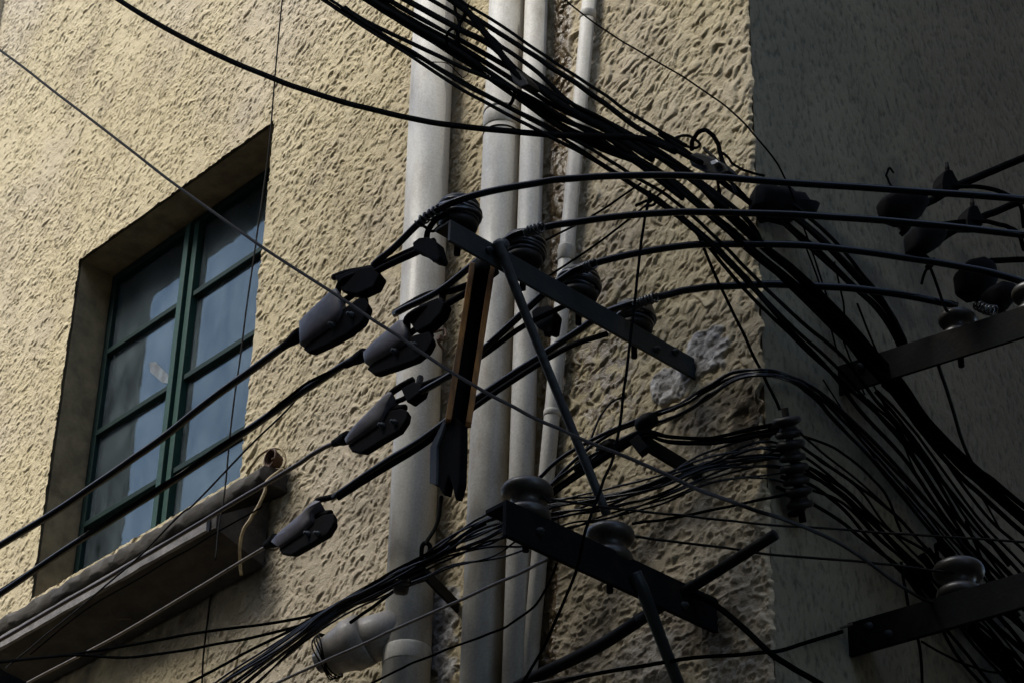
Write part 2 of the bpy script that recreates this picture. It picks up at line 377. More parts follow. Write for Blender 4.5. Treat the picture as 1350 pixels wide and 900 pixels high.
    kc = (Z > zlo[None, :]) & (Z < zhi[None, :]) & ~((X > WX0) & (X < WX1-1e-3) & (Z > WZ0) & (Z < WZ1))
    q = kc[:-1, :-1] & kc[1:, :-1] & kc[:-1, 1:] & kc[1:, 1:]
    idx = np.arange(nx*nz).reshape(nz, nx)
    quads = np.stack([idx[:-1, :-1][q], idx[:-1, 1:][q], idx[1:, 1:][q], idx[1:, :-1][q]], 1)
    used, inv = np.unique(quads, return_inverse=True); quads = inv.reshape(-1, 4)
    co = np.stack([Xj.ravel()[used], Y.ravel()[used], Z.ravel()[used]], 1).astype(np.float32) - np.array(WORLD[bld.name], np.float32)
    me = bpy.data.meshes.new('stucco_wall'); me.vertices.add(len(co)); me.vertices.foreach_set('co', co.ravel())
    nq = len(quads); me.loops.add(nq*4); me.loops.foreach_set('vertex_index', quads.ravel().astype(np.int32))
    me.polygons.add(nq); me.polygons.foreach_set('loop_start', np.arange(0, nq*4, 4, dtype=np.int32))
    me.update(calc_edges=True); me.polygons.foreach_set('use_smooth', np.ones(nq, bool))
    for nme, a in (('patch', patch), ('gloss', gloss), ('dirt', dirt)):
        at = me.attributes.new(nme, 'FLOAT', 'POINT'); at.data.foreach_set('value', a.ravel()[used].astype(np.float32))
    me.materials.append(M['stucco'])
    o = bpy.data.objects.new('stucco_wall', me); COL.objects.link(o); o.parent = bld; WORLD[o.name] = WORLD[bld.name]
    return o
sheet = stucco_sheet()
# the masonry the stucco lies on, with the window opening left free
mb = MB(); a, c = .012, .32
mb.box((-14, a, 0), (WX0, c, 14)); mb.box((WX1, a, 0), (-.012, c, 14)); mb.box((WX0+.0005, a, 0), (WX1-.0005, c, WZ0)); mb.box((WX0+.0005, a, WZ1), (WX1-.0005, c, 14))
mb.build('masonry', mat('reveal_plaster', (.27, .20, .105), (.15, .108, .055), rough=.9, nscale=14, bump=1., bscale=60), bld)
MB().box((-14, .32, 14.002), (-.012, 12, 14.3)).build('roof_slab', M['concrete'], bld)
# left pilaster at the edge of the frame
q = L(4, 20)
MB().box((q[0]-.5, -.035, 6.5), (q[0]-.01, .01, 10.5)).build('pilaster', M['stucco'], bld)

# side wall of the lane
def side_wall():
    ys = np.linspace(.002, 3.2, 260); zs = np.linspace(3.6, 8.4, 340); Yg, Zg = np.meshgrid(ys, zs)
    st = np.zeros_like(Yg)
    for (x0, y0, x1, y1, w, k) in ((1060, 500, 1270, 735, .05, .6), (1195, 575, 1290, 700, .035, .7), (1180, 240, 1230, 420, .10, .55), (1090, 300, 1200, 420, .07, .7), (1270, 340, 1310, 400, .06, .6), (1300, 820, 1350, 900, .16, .8), (1120, 845, 1140, 855, .05, .7)):
        p = R(x0, y0)[1:]; q = R(x1, y1)[1:]; d = q-p; t = np.clip(((Yg-p[0])*d[0]+(Zg-p[1])*d[1])/(d@d), 0, 1)
        r = np.hypot(Yg-p[0]-t*d[0], Zg-p[1]-t*d[1]); wob = .7+.6*np.sin(Yg*37+Zg*23)*np.sin(Zg*41-Yg*17)
        st = np.maximum(st, k*np.exp(-(r/(w*wob.clip(.45)))**2))
    n, m = len(ys), len(zs); idx = np.arange(n*m).reshape(m, n)
    fs = np.stack([idx[:-1, :-1].ravel(), idx[:-1, 1:].ravel(), idx[1:, 1:].ravel(), idx[1:, :-1].ravel()], 1)
    mbx = MB(); off = np.array(WORLD[bld.name])
    me = bpy.data.meshes.new('side_wall')
    me.from_pydata([tuple(np.array((-.004, y, z))-off) for y, z in zip(Yg.ravel(), Zg.ravel())], [], fs.tolist())
    me.polygons.foreach_set('use_smooth', np.ones(len(fs), bool))
    at = me.attributes.new('stain', 'FLOAT', 'POINT'); at.data.foreach_set('value', st.ravel().astype(np.float32))
    me.materials.append(M['side']); o = bpy.data.objects.new('side_wall', me); COL.objects.link(o); o.parent = bld
    WORLD[o.name] = WORLD[bld.name]; return o
side_wall()
mb = MB(); mb.box((-.3, .33, 0), (-.012, 14, 14)); mb.build('side_masonry', M['side'], bld)

# ---- window
WY = WD
win = MB(); fr = .035
win.box((WX0+.003, WY-.02, WZ0), (WX0+fr, WY+.03, WZ1-.003)); win.box((WX1-fr, WY-.02, WZ0), (WX1-.003, WY+.03, WZ1-.003))
win.box((WX0+fr, WY-.0205, WZ1-fr), (WX1-fr, WY+.03, WZ1-.003)); win.box((WX0+fr, WY-.0205, WZ0), (WX1-fr, WY+.03, WZ0+fr))
wo = win.build('window', M['green_dark'], bld, bevel=.002)
mxp = L(248, 450, -WY)[0]
MB().box((mxp-.034, WY-.045, WZ0+fr), (mxp-.004, WY+.02, WZ1-fr)).build('mullion', M['green_paint'], wo, bevel=.003)
MB().box((mxp+.001, WY-.030, WZ0+fr), (mxp+.030, WY+.02, WZ1-fr)).build('mullion', M['green_paint'], wo, bevel=.003)
zb = [L(250, 398, -WY)[2], L(236, 508, -WY)[2], L(222, 631, -WY)[2]]
for a, c in ((WX0+fr, mxp-.034), (mxp+.030, WX1-fr)):
    zz = [WZ0+fr] + zb[::-1] + [WZ1-fr]
    for z in zb: MB().box((a, WY-.022, z-.011), (c, WY+.012, z+.011)).build('glazing_bar', M['green_dark'], wo, bevel=.002)
    for z0, z1 in zip(zz, zz[1:]):
        MB().box((a+.001, WY-.002, z0+.0115), (c-.001, WY+.002, z1-.0115)).build('pane', M['glass'], wo)
# sticker on the second pane of the left sash
q = L(209, 489, -WY+.006); p = [L(x, y, -WY+.004) for x, y in ((197, 478), (204, 476), (222, 494), (222, 505), (214, 504), (198, 490))]
MB().slab(p, (0, .0015, 0)).build('sticker', M['sticker'], wo)
# the room behind, and a pale sheet hung behind the lower panes
room = MB(); room.add([(WX0-.6, .33, WZ0-.5), (WX1+.6, .33, WZ0-.5), (WX1+.6, 2.4, WZ0-.5), (WX0-.6, 2.4, WZ0-.5), (WX0-.6, .33, WZ1+.6), (WX1+.6, .33, WZ1+.6), (WX1+.6, 2.4, WZ1+.6), (WX0-.6, 2.4, WZ1+.6)],
         [[0, 1, 2, 3], [4, 5, 6, 7], [1, 2, 6, 5], [2, 3, 7, 6], [3, 0, 4, 7]], True)
room.build('room', M['room'], bld)
def sheet_cloth(x0, x1, z0, z1, y, seed):
    v = []; f = []; n, m = 40, 24
    for j in range(m):
        for i in range(n):
            x = x0+(x1-x0)*i/(n-1); z = z0+(z1-z0)*j/(m-1)
            v.append((x, y+.0006*math.sin(i*.5+seed)+.0012*math.sin(i*.2+j*.4+seed), z))
    f = [[j*n+i, j*n+i+1, (j+1)*n+i+1, (j+1)*n+i] for j in range(m-1) for i in range(n-1)]
    return MB().add(v, f)
sheet_cloth(WX0+.20, mxp+.02, WZ0+.0, zb[2]+.17, .24, 1).build('curtain', M['curtain'], bld)
sheet_cloth(mxp+.06, WX1+.2, WZ0, WZ1+.05, .27, 2).build('curtain', mat('grey_net_curtain', (.13, .165, .18), (.06, .08, .09), rough=.9, nscale=3), bld)
sheet_cloth(WX0+.22, mxp+.02, zb[2]+.10, WZ1-.15, .30, 3).build('curtain', mat('mauve_grey_board', (.13, .12, .125), (.09, .085, .09), rough=.9, nscale=5), bld)

# ---- window ledge: rough curb, grey fascia, sooty slab underside
xr = L(345, 640, .06)[0]; xl = -5.2
zt = L(180, 741, .21)[2]; zbm = L(180, 752, .21)[2]
def rough_prism(prof, x0, x1, n, amp, seed):
    r_ = np.random.default_rng(seed); v = []; k = len(prof); f = []
    for i in range(n):
        x = x0+(x1-x0)*i/(n-1)
        for (y, z) in prof: v.append((x+(amp*r_.normal() if i in (0, n-1) else 0), y+amp*r_.normal(), z+amp*r_.normal()))
    for i in range(n-1):
        for a in range(k): f.append([i*k+a, i*k+(a+1) % k, (i+1)*k+(a+1) % k, (i+1)*k+a])
    f += [list(range(k)), [(n-1)*k+a for a in range(k)][::-1]]
    return MB().add(v, f)
zc0 = L(180, 730, .10)[2]; zc1 = L(180, 707, .10)[2]
led = rough_prism([(-.20, zbm+.005), (-.20, zbm+.044), (-.012, zc0-.004), (-.012, zbm-.055), (-.10, zbm-.03)], xl, xr-.02, 90, .0012, 1)
lo = led.build('window_ledge', M['concrete_dirty'], bld, smooth=False)
rough_prism([(-.215, zbm), (-.215, zbm+.046), (-.203, zbm+.046), (-.203, zbm)], xl, xr-.05, 60, .0008, 2).build('ledge_fascia', M['concrete'], lo, smooth=False)
rough_prism([(-.095, zc0), (-.105, zc0+.02), (-.105, zc1-.02), (-.085, zc1), (.149, zc1+.03), (.149, zc0)], xl, L(344, 640, .10)[0], 120, .0036, 3).build('ledge_curb', M['concrete_dirty'], lo, bevel=.004)

# ------------------------------------------------------------------ pipes on the wall
def pipe(label, top, bot, wpx, off, m, group='drain pipes on the cream wall', couplings=(), ext=.45):
    a = L(*top, off); b = L(*bot, off); d = a-b; a = a+nrm(d)*ext; b = b-nrm(d)*1.2
    r = wpx/2*np.linalg.norm(L((top[0]+bot[0])/2, 450, off)-CAM)/F
    e = empty('drain_pipe', b, label, 'pipe', group)
    MB().tube([b, a], r, n=48, smooth=0).build('barrel', m, e)
    for (px, py, h, k) in couplings:
        # point on the axis that shows at this height of the photo
        t = min(np.linspace(0, 1, 600), key=lambda s_: abs(proj(b+(a-b)*s_)[1]-py)); c = b+(a-b)*t; ax = nrm(a-b)
        if k < 0:
            MB().lathe(c-ax*h/2, ax, [(r*.99, 0), (-r*k, .001), (-r*k, h-.001), (r*.99, h)], 48).build('joint_shadow', M['steel_dark'], e); continue  # dark ring draws in the shadow line at the pipe joint
        MB().lathe(c-ax*h/2, ax, [(r*1.005, 0), (r*k, .004), (r*k, h-.006), (r*k*.985, h-.001), (r*1.005, h)], 48).build('coupling', m, e)
    return e, r
def proj(p):
    v = np.array(p)-CAM; return 675+F*(v@RT)/(v@FW), 450-F*(v@UP)/(v@FW)
p1, r1 = pipe('widest drain pipe, leftmost of the row, with a capped branch at its foot', (573, 0), (536, 880), 59, .072, M['pvc'], couplings=((0, 868, .05, 1.025),))
p2, r2 = pipe('second drain pipe from the window, with a ringed joint near its top', (668, 0), (634, 880), 51, .062, M['pvc'], couplings=((0, 164, .055, 1.05), (0, 150, .010, 1.08), (0, 181, .007, -1.03)))
p3, r3 = pipe('narrow drain pipe pressed against the ringed pipe', (707, 0), (680, 880), 33, .05, M['pvc'], couplings=())
p4, r4 = pipe('thinnest drain pipe, leaning, nearest the building corner', (777, 0), (697, 890), 21, .035, M['pvc'], couplings=((0, 20, .03, 1.12), (0, 335, .05, 1.14), (0, 545, .02, 1.1)))
# capped branch of the wide pipe
c0 = L(535, 828, .075); c1 = L(462, 851, .17); c2 = L(430, 868, .20); c3 = L(413, 874, .215)
ax = nrm(c3-c1)
br = MB().tube([c0, c1], r1*.98, n=40, smooth=0)
bo = br.build('branch', M['pvc_dark'], p1)
lc = np.linalg.norm(c2-c1)
MB().lathe(c1-ax*.05, ax, [(r1*.99, 0), (r1*1.12, .004), (r1*1.12, .05), (r1*1.02, .062), (r1*.80, .062+lc*.75), (r1*.55, .062+lc)], 40).build('reducer', M['pvc_dark'], bo)
for k in (.16, .26, .34, .46):
    rr = r1*(1.02-.22*k)+.0015; o = c1+ax*(.05+lc*.9*k); u_ = nrm(np.cross(ax, (0, 0, 1.))); v_ = np.cross(ax, u_)
    MB().tube([o+rr*(u_*math.cos(a_)+v_*math.sin(a_))+ax*.004*math.sin(3*a_+9*k) for a_ in np.linspace(0, 6.2, 28)], .0022, n=6, smooth=1).build('wire_ring', M['cable_dull'], bo)
MB().lathe(c2-ax*.004, ax, [(r1*.46, 0), (r1*.46, .03), (r1*.43, .034), (r1*.1, .034)], 8).build('cleanout_cap', mat('grey_cap', (.10, .10, .095), (.05, .05, .05), rough=.6, nscale=40), bo, bevel=.002)

# ------------------------------------------------------------------ cross arms
def arm(label, a, b, h, th, side, fl, m, name='cross_arm', group='steel cross arms bolted to the building'):
    """L-section bar: plate from a to b of height h, flange fl wide to the far side at the top"""
    a = np.array(a); b = np.array(b); s = np.array(side, float)
    e = empty(name, a, label, 'cross arm', group)
    MB().bar(a, b, s, th/2, h/2).build('web', m, e, bevel=.0015)
    ln = np.linalg.norm(b-a)
    for k_, dz_ in ((.12, .2), (.2, -.2), (.86, 0)):
        if ln > .5: MB().lathe(a+(b-a)*k_+np.array([0, 0, h*dz_]), s, [(.010, 0), (.010, th/2+.007), (.0065, th/2+.008), (.0065, th/2+.014), (.002, th/2+.015)], 6).build('bolt', M['steel'], e)
    up = np.array([0, 0, h/2-th/2+.0005])
    MB().bar(a-s*(fl/2+th/2)+up, b-s*(fl/2+th/2)+up, s, fl/2-.0005, th/2).build('flange', m, e, bevel=.0015)
    return e
X1 = -.225; A1a = L(918, 488); A1b = pt(592, 304, 'X', X1)
t1 = nrm(A1b-A1a)
arm('slate grey steel cross arm carrying four wrapped insulators, its foot in pale mortar', A1a+np.array([0, .02, 0]), A1b, .062, .008, (1, 0, 0), .05, M['steel'])
A2a = L(945, 812); A2b = pt(665, 682, 'X', A2a[0]); X2 = A2a[0]
arm('black lower cross arm with two dark spool insulators below the grey arm', A2a+np.array([0, .02, 0]), A2b, .092, .012, (1, 0, 0), .06, M['steel_dark'])
A3a = R(1108, 500); A3b = pt(1440, 396, 'Y', A3a[1])
arm('dark steel cross arm on the dark side wall, two spools on its top edge', A3a+np.array([-.02, 0, 0]), A3b, .088, .008, (0, -1, 0), .05, M['steel_dark'])
A4a = R(1122, 842); A4b = pt(1440, 752, 'Y', A4a[1])
arm('black lowest cross arm on the dark side wall with one spool', A4a+np.array([-.02, 0, 0]), A4b, .088, .012, (0, -1, 0), .06, M['steel_dark'])
# small third arm between the wide pipes
q0 = L(604, 800, 0); q1 = pt(560, 757, 'X', q0[0]-.04)
e = empty('pipe_bracket', q0, 'short black bracket bar between the two wide drain pipes', 'bracket')
MB().bar(q0, L(563, 758, .22), (0, 0, 1), .018, .004).build('bar', M['steel_dark'], e, bevel=.001)
MB().tube([L(563, 758, .22), L(520, 771, .24)], .014, n=10, smooth=0).build('peg', M['steel_dark'], e)
# tip of another arm in the lower left corner
e = empty('cross_arm', L(-20, 872, .9), 'black bar tip poking into the lower left corner', 'cross arm')
MB().bar(L(-60, 865, .9), L(75, 935, .6), (0, 0, 1), .03, .006).build('web', M['steel_dark'], e, bevel=.0015)
# short black stub bracket in the middle of the wire knot
e = empty('stub_bracket', L(925, 628, .02), 'short black stub bracket sloping into the wall below the pale mortar', 'bracket')
MB().bar(L(928, 630, -.01), L(850, 583, .24), (0, 0, 1), .019, .006).build('bar', M['steel_dark'], e, bevel=.001)
MB().bar(L(850, 583, .24), L(838, 592, .25), (0, 0, 1), .024, .012).build('end_plate', M['steel_dark'], e, bevel=.001)

# ------------------------------------------------------------------ spool insulators
def spool_prof(r, h):
    """two fat rounded flanges with a waist"""
    P = [(r*.30, 0)]
    def ring(z0, z1, rr):
        zc = (z0+z1)/2; hh = (z1-z0)/2
        return [(rr-hh*.55*(1-math.cos(a)) - hh*.45*(1-math.cos(a)), zc-hh*math.sin(-a) if False else zc+hh*math.sin(a)) for a in np.linspace(-math.pi/2, math.pi/2, 9)]
    P += ring(h*.02, h*.36, r*.93); P += [(r*.60, h*.44), (r*.56, h*.50), (r*.60, h*.56)]
    P += ring(h*.62, h*.98, r); P += [(r*.3, h)]
    return P
def insulator(label, c, r, h, group, wraps=0, seed=0, m='ceramic', axis=(0, 0, 1), pale=False):
    c = np.array(c); r_ = random.Random(seed)
    e = empty('insulator', c, label, 'insulator', group)
    MB().lathe(c, axis, spool_prof(r, h), 36).build('spool', M[m], e)
    MB().lathe(c-np.array(axis)*.07, axis, [(.008, 0), (.008, .07+h), (.014, .07+h+.001), (.014, .07+h+.012), (.006, .07+h+.016)], 8).build('bolt', M['steel_dark'], e)
    if wraps:
        w = MB()
        for k in range(wraps):
            z = h*(.28+.5*k/max(wraps-1, 1)); rr = r*(.72+.32*math.sin(math.pi*(k+.5)/wraps)) ; ph = r_.uniform(0, 6); tl = r_.uniform(-.25, .25); tp = r_.uniform(0, 6)
            w.tube([c+np.array([rr*math.cos(a+ph), rr*math.sin(a+ph), z+tl*r*math.sin(a+tp)]) for a in np.linspace(0, 5.9, 15)], .0052, n=6, smooth=2)
        w.build('tie_wire', M['tie'], e)
    return e
top1 = np.array([0, 0, .032])
ins = []
lab = ['first wrapped insulator at the free tip of the grey cross arm', 'second wrapped insulator on the grey arm, above the rusty channel', 'third wrapped insulator on the grey arm, in front of the thinnest drain pipe', 'fourth wrapped insulator, nearest the wall on the grey arm']
for i, (px, py) in enumerate(((604, 300), (690, 346), (763, 392), (836, 436))):
    p = pt(px, py, 'X', X1-.045); ins.append(p)
    insulator(lab[i], p+np.array([0, 0, -.012]), .052, .088, 'insulators on the grey cross arm', wraps=9, seed=i)
p5 = pt(694, 676, 'X', X2-.04); insulator('large dark spool on the free tip of the black lower arm, before the drain pipes', p5+np.array([0, 0, -.03]), .062, .105, 'spools on the black lower arm', m='ceramic_pale')
p6 = pt(804, 732, 'X', X2-.04); insulator('dark spool in the middle of the black lower arm under a rod brace', p6+np.array([0, 0, -.028]), .060, .100, 'spools on the black lower arm', m='ceramic_pale')
p7 = pt(1264, 444, 'Y', A3a[1]+.045); insulator('spool on the upper side wall arm where a thick cable ends', p7+np.array([0, 0, -.018]), .048, .085, 'spools on the side wall arms', m='ceramic_pale')
p8 = pt(1362, 414, 'Y', A3a[1]+.045); insulator('spool on the upper side wall arm cut off by the right picture edge', p8+np.array([0, 0, -.018]), .048, .095, 'spools on the side wall arms', m='ceramic_pale')
p9 = pt(1267, 790, 'Y', A4a[1]+.05); insulator('pale topped spool on the black lowest side wall arm', p9+np.array([0, 0, -.01]), .062, .105, 'spools on the side wall arms', m='ceramic_pale')
# thin copper tie on the large spool
w = MB().tube(path([(676, 655, 'X', X2-.10), (676, 648), (684, 643), (700, 645), (716, 654), (724, 662, 'X', X2+.02)]), .0028, n=6)
w2 = w.build('spool_tie', M['wire_grey']); tag(w2, 'thin grey tie wire looped on the large dark spool', 'wire')
# stacked rack of small spools at the corner
e = empty('spool_rack', R(1052, 668, .06), 'upright rack of four small stacked spools at the building corner', 'spool rack')
a = pt(1056, 672, 'D', dist(1046, 610, 'R', .06)); b = pt(1036, 548, 'D', dist(1046, 610, 'R', .06)); axs = nrm(b-a); ln = np.linalg.norm(b-a)
MB().tube([a-axs*.03, b+axs*.02], .009, n=10, smooth=0).build('rod', M['steel_dark'], e)
for k in range(4): MB().lathe(a+axs*(ln*(.01+.25*k)), axs, spool_prof(.036, ln*.235), 28).build('spool', M['ceramic'], e)
for k in (0.02, .98): MB().bar(a+axs*ln*k, a+axs*ln*k+np.array([-.10, .03, 0]), axs, .004, .016).build('lug', M['steel_dark'], e)

# ------------------------------------------------------------------ braces, channel, conduit
e = empty('rod_brace', pt(655, 325, 'X', X1+.02), 'grey rod brace with a flattened eye, running from the grey arm to the lower spool', 'brace', 'rod braces of the cross arms')
rb = path([(655, 322, 'X', X1+.018), (664, 340, 'X', X1+.022), (700, 432), (752, 560), (800, 678, 'X', X2-.02)])
d = np.linalg.norm(rb[0]-CAM)/F
MB().tube(rb, [9*d, 7*d, 6*d, 6*d, 6*d], n=12).build('rod', M['galv'], e)
MB().lathe(pt(657, 327, 'X', X1+.005), (1, 0, 0), [(.001, 0), (.020, 0), (.020, .014), (.012, .02), (.012, .028), (.001, .028)], 12).build('bolt', M['galv'], e)
e = empty('rod_brace', pt(845, 775, 'X', X2+.01), 'grey flat brace hanging below the black lower arm', 'brace', 'rod braces of the cross arms')
rb = path([(836, 756, 'X', X2+.012), (848, 780, 'X', X2+.014), (870, 838), (900, 915, 'L', .02)])
MB().tube(rb, [10*d, 9*d, 8*d, 8*d], n=8).build('rod', M['steel'], e)

# rusty channel hung from the arm, with the black wedge clamp at its foot
T = lambda x, y, o=.66: L(x, y, o)
e = empty('rusty_channel', T(608, 552), 'ochre rusted channel bar hanging upright below the second insulator', 'channel bar')
ct, cb = T(636, 352), T(604, 558); ax = nrm(ct-cb); sd = nrm(np.cross(ax, FW)); dp = np.cross(sd, ax)
hw = .026
MB().bar(cb+dp*.014, ct+dp*.014, sd, hw, .003).build('web', M['plastic_black'], e)  # black web paints in the shade inside the hollow channel
MB().bar(cb-sd*(hw-.0015), ct-sd*(hw-.0015), sd, .007, .016).build('flange', M['ochre'], e, bevel=.002)
MB().bar(cb+sd*(hw-.0015), ct+sd*(hw-.0015), sd, .007, .016).build('flange', M['ochre'], e, bevel=.002)
MB().lathe(ct-dp*.0, ax, [(.022, -.03), (.026, -.012), (.026, .004), (.016, .018), (.004, .022)], 14).build('end_cap', M['steel_dark'], e)
e = empty('wedge_clamp', T(592, 650), 'black wedge clamp gripping the foot of the rusty channel', 'clamp')
P_ = [T(596+(p[0]-590)*.84, p[1]) for p in ((588, 556), (602, 552), (611, 560), (611, 590), (609, 640), (602, 662), (597, 642), (592, 630), (588, 640), (584, 656), (576, 645), (565, 640), (566, 590))]
MB().slab([p+np.array([0, -.015, 0]) for p in P_], (0.0, .026, 0), .04).build('body', M['plastic_black'], e, bevel=.004)
MB().slab([T(597+(p[0]-590)*.84, p[1])+np.array([-.003, -.020, 0]) for p in ((586, 557), (589, 562), (576, 592), (575, 642), (564, 640), (565, 592))], (.004, .012, 0)).build('cheek', M['steel'], e, bevel=.002)
MB().tube([T(582, 655), T(576, 690, .5), T(562, 714, .4)], .005, n=8).build('tail', M['steel_dark'], e)
e = empty('strain_eye', L(561, 718, .36), 'small black eye bolt holding the wire sheaf on the widest pipe', 'eye bolt')
MB().tube(path([(556, 745, 'L', .35), (556, 722), (561, 715), (567, 722), (558, 748, 'L', .35)]), .006, n=8).build('eye', M['steel_dark'], e)
MB().lathe(L(529, 772, .33), (.3, .5, 0), [(.004, -.02), (.020, -.018), (.024, -.01), (.024, .01), (.020, .018), (.004, .02)], 18).build('roller', M['ceramic_pale'], e)

wid = lambda w, t: w/2*t/F
def wire(name, label, pts, w, m='cable', cat='cable', group=None, n=8, sm=6):
    P = path(pts); r = wid(w, np.median([np.linalg.norm(p-CAM) for p in P]))
    if w < 12:
        P, _ = spline(P, 1., 3); g_ = np.random.default_rng(len(label)); P = [p+g_.normal(0, .0007, 3)*(0 < i < len(P)-1) for i, p in enumerate(P)]; sm = 3
    o = MB().tube(P, r, n=n, smooth=sm).build(name, M[m]); return tag(o, label, cat, group)

wire('conduit', 'straight black conduit stub rising right to the building corner', [(1022, 704, 'L', .10), (905, 778, 'L', .12), (842, 818, 'L', .12)], 15, 'cable_dull', 'conduit', sm=4, n=12)
wire('conduit', 'black conduit curving down behind the lower arm to the bottom edge', [(850, 812, 'L', .09), (800, 845, 'L', .08), (760, 866), (700, 895), (640, 930, 'L', .06)], 17, 'cable_dull', 'conduit', n=12)

# ------------------------------------------------------------------ heavy cables, their strain clamps and jumpers
OFF = [.84, .62, .42, .235]
Ya = A3a[1]+.05
G1 = 'heavy cables tied to the grey cross arm'
wire('heavy_cable', 'top heavy cable arching from the first insulator across the side wall', [(492, 350, 'L', .86), (520, 326, 'L', .86), (560, 288, 'L', .87), (605, 264, 'L', .86), (680, 246), (760, 235), (870, 231), (1000, 238), (1150, 249), (1350, 263, 'R', .75), (1450, 275, 'R', .8)], 9.5, 'cable_sheen', group=G1)
wire('heavy_cable', 'second heavy cable arching from the insulator above the rusty channel', [(520, 414, 'L', .64), (575, 386, 'L', .64), (620, 352, 'L', .65), (655, 325, 'L', .66), (690, 306, 'L', .65), (760, 293), (840, 283), (940, 280), (1050, 284), (1200, 294), (1350, 310, 'R', .68), (1450, 325, 'R', .72)], 9.5, 'cable_sheen', group=G1)
wire('heavy_cable', 'third heavy cable arching from the insulator before the thinnest pipe', [(540, 526, 'L', .44), (600, 490, 'L', .44), (640, 458, 'L', .44), (690, 412, 'L', .45), (735, 372, 'L', .46), (775, 350, 'L', .45), (860, 330), (950, 322), (1070, 325), (1200, 341), (1300, 358), (1352, 373, 'Y', Ya)], 9.5, 'cable_sheen', group=G1)
wire('heavy_cable', 'lowest heavy cable arching from the fourth insulator to the side wall spool', [(440, 655, 'L', .25), (500, 614, 'L', .25), (560, 576, 'L', .25), (640, 517, 'L', .25), (740, 451, 'L', .26), (800, 412, 'L', .27), (850, 396, 'L', .26), (900, 384), (960, 377), (1050, 376), (1150, 383), (1240, 399), (1262, 404, 'Y', Ya)], 10, 'cable_sheen', group=G1)
G2 = 'cables running down left from the strain clamps'
wire('heavy_cable', 'dark cable leaving the uppermost clamp and crossing the window, upper one', [(396, 440, 'L', .84), (380, 452), (300, 510), (225, 568), (150, 622), (60, 682), (-30, 737, 'L', .84)], 10, 'cable_sheen', group=G2)
wire('heavy_cable', 'dark cable leaving the second clamp and crossing the window, lower one', [(482, 466, 'L', .62), (465, 474), (400, 515), (300, 585), (200, 652), (100, 715), (-30, 802, 'L', .62)], 9.5, 'cable_sheen', group=G2)
wire('heavy_cable', 'thin companion strand twisted round the lower window cable', [(470, 474, 'L', .64), (430, 492), (400, 508), (370, 531), (340, 556), (300, 580), (240, 622), (150, 680), (-30, 797, 'L', .62)], 4, group=G2)
wire('heavy_cable', 'brown cable leaving the third clamp and running along the window ledge', [(452, 577, 'L', .42), (420, 594), (380, 619), (300, 667), (200, 727), (100, 785), (-30, 860, 'L', .42)], 6, 'cable_brown', group=G2)
wire('heavy_cable', 'thin copper coloured wire leaving the lowest clamp to the bottom left', [(358, 717, 'L', .235), (320, 738), (250, 781), (150, 840), (45, 895), (0, 920, 'L', .235)], 4, 'wire_pale', group=G2)

def clamp(label, front, nose, off, boot, arms):
    """wedge strain clamp: lit cover, dark keeper under it, cable boot and bail arms"""
    F_ = [L(x, y, off+.035) for x, y in front]
    e = empty('strain_clamp', F_[0], label, 'clamp', 'strain clamps below the grey cross arm')
    MB().dome(F_, (0, .034, -.018), (-.003, -.008, .004)).build('cover', M['plastic'], e, bevel=.005)
    MB().slab([L(x, y, off+.026) for x, y in nose], (0, .022, -.004), .08).build('keeper', M['plastic_black'], e, bevel=.005)
    (x0, y0), (x1, y1) = boot
    s = L((x0+x1)/2, (y0+y1)/2, off); dd = np.linalg.norm(s-CAM)/F
    MB().tube([L(x0, y0, off), L((x0*2+x1)/3, (y0*2+y1)/3, off), L((x0+2*x1)/3, (y0+2*y1)/3, off), L(x1, y1, off)], [5.*dd, 6*dd, 8.5*dd, 9.5*dd], n=12, smooth=3).build('boot', M['plastic_black'], e)
    for a, w in arms:
        P = path([(*a[0], 'L', off+.01)] + [tuple(p) for p in a[1:-1]] + [(*a[-1], 'L', off+.01)])
        MB().tube(P, wid(w, np.linalg.norm(P[0]-CAM)), n=8).build('bail', M['plastic_black'], e)
    x, y = nose[len(nose)//2]; x2, y2 = nose[0]
    for k in (.35, .7):
        q = L(x+(x2-x)*k, y+(y2-y)*k, off+.03)
        MB().lathe(q, (-.2, -1, .1), [(.008, -.01), (.008, .004), (.005, .006), (.005, .012), (.002, .013)], 6).build('bolt', M['galv'], e)
    return e
clamp('uppermost strain clamp, its pale side catching light beside the window', [(393, 425), (402, 415), (438, 381), (444, 379), (448, 393), (449, 409), (443, 420), (418, 438), (394, 455)],
      [(418, 440), (443, 422), (449, 408), (458, 402), (480, 391), (487, 402), (478, 424), (458, 440), (436, 452), (406, 466), (398, 460)], .84, ((372, 458), (397, 440)),
      [([(444, 392), (450, 372), (470, 362), (497, 352)], 9), ([(452, 398), (466, 388), (482, 372), (497, 358), (520, 346), (560, 328)], 9), ([(440, 366), (460, 359), (495, 352), (540, 332), (572, 318)], 9), ([(462, 410), (474, 400), (482, 397)], 13)])
clamp('second strain clamp, beside the widest pipe and the rusty clip', [(477, 466), (486, 456), (527, 421), (533, 421), (536, 436), (534, 448), (524, 455), (480, 479)],
      [(500, 470), (520, 459), (536, 448), (545, 441), (566, 436), (571, 447), (564, 461), (548, 474), (522, 484), (492, 494), (482, 486)], .62, ((456, 481), (481, 467)),
      [([(536, 440), (538, 420), (556, 408), (582, 400)], 11), ([(521, 412), (563, 389), (597, 383), (634, 368), (655, 352)], 9), ([(540, 440), (562, 424), (585, 404), (625, 380), (655, 358)], 9), ([(548, 452), (560, 445), (568, 441)], 12)])
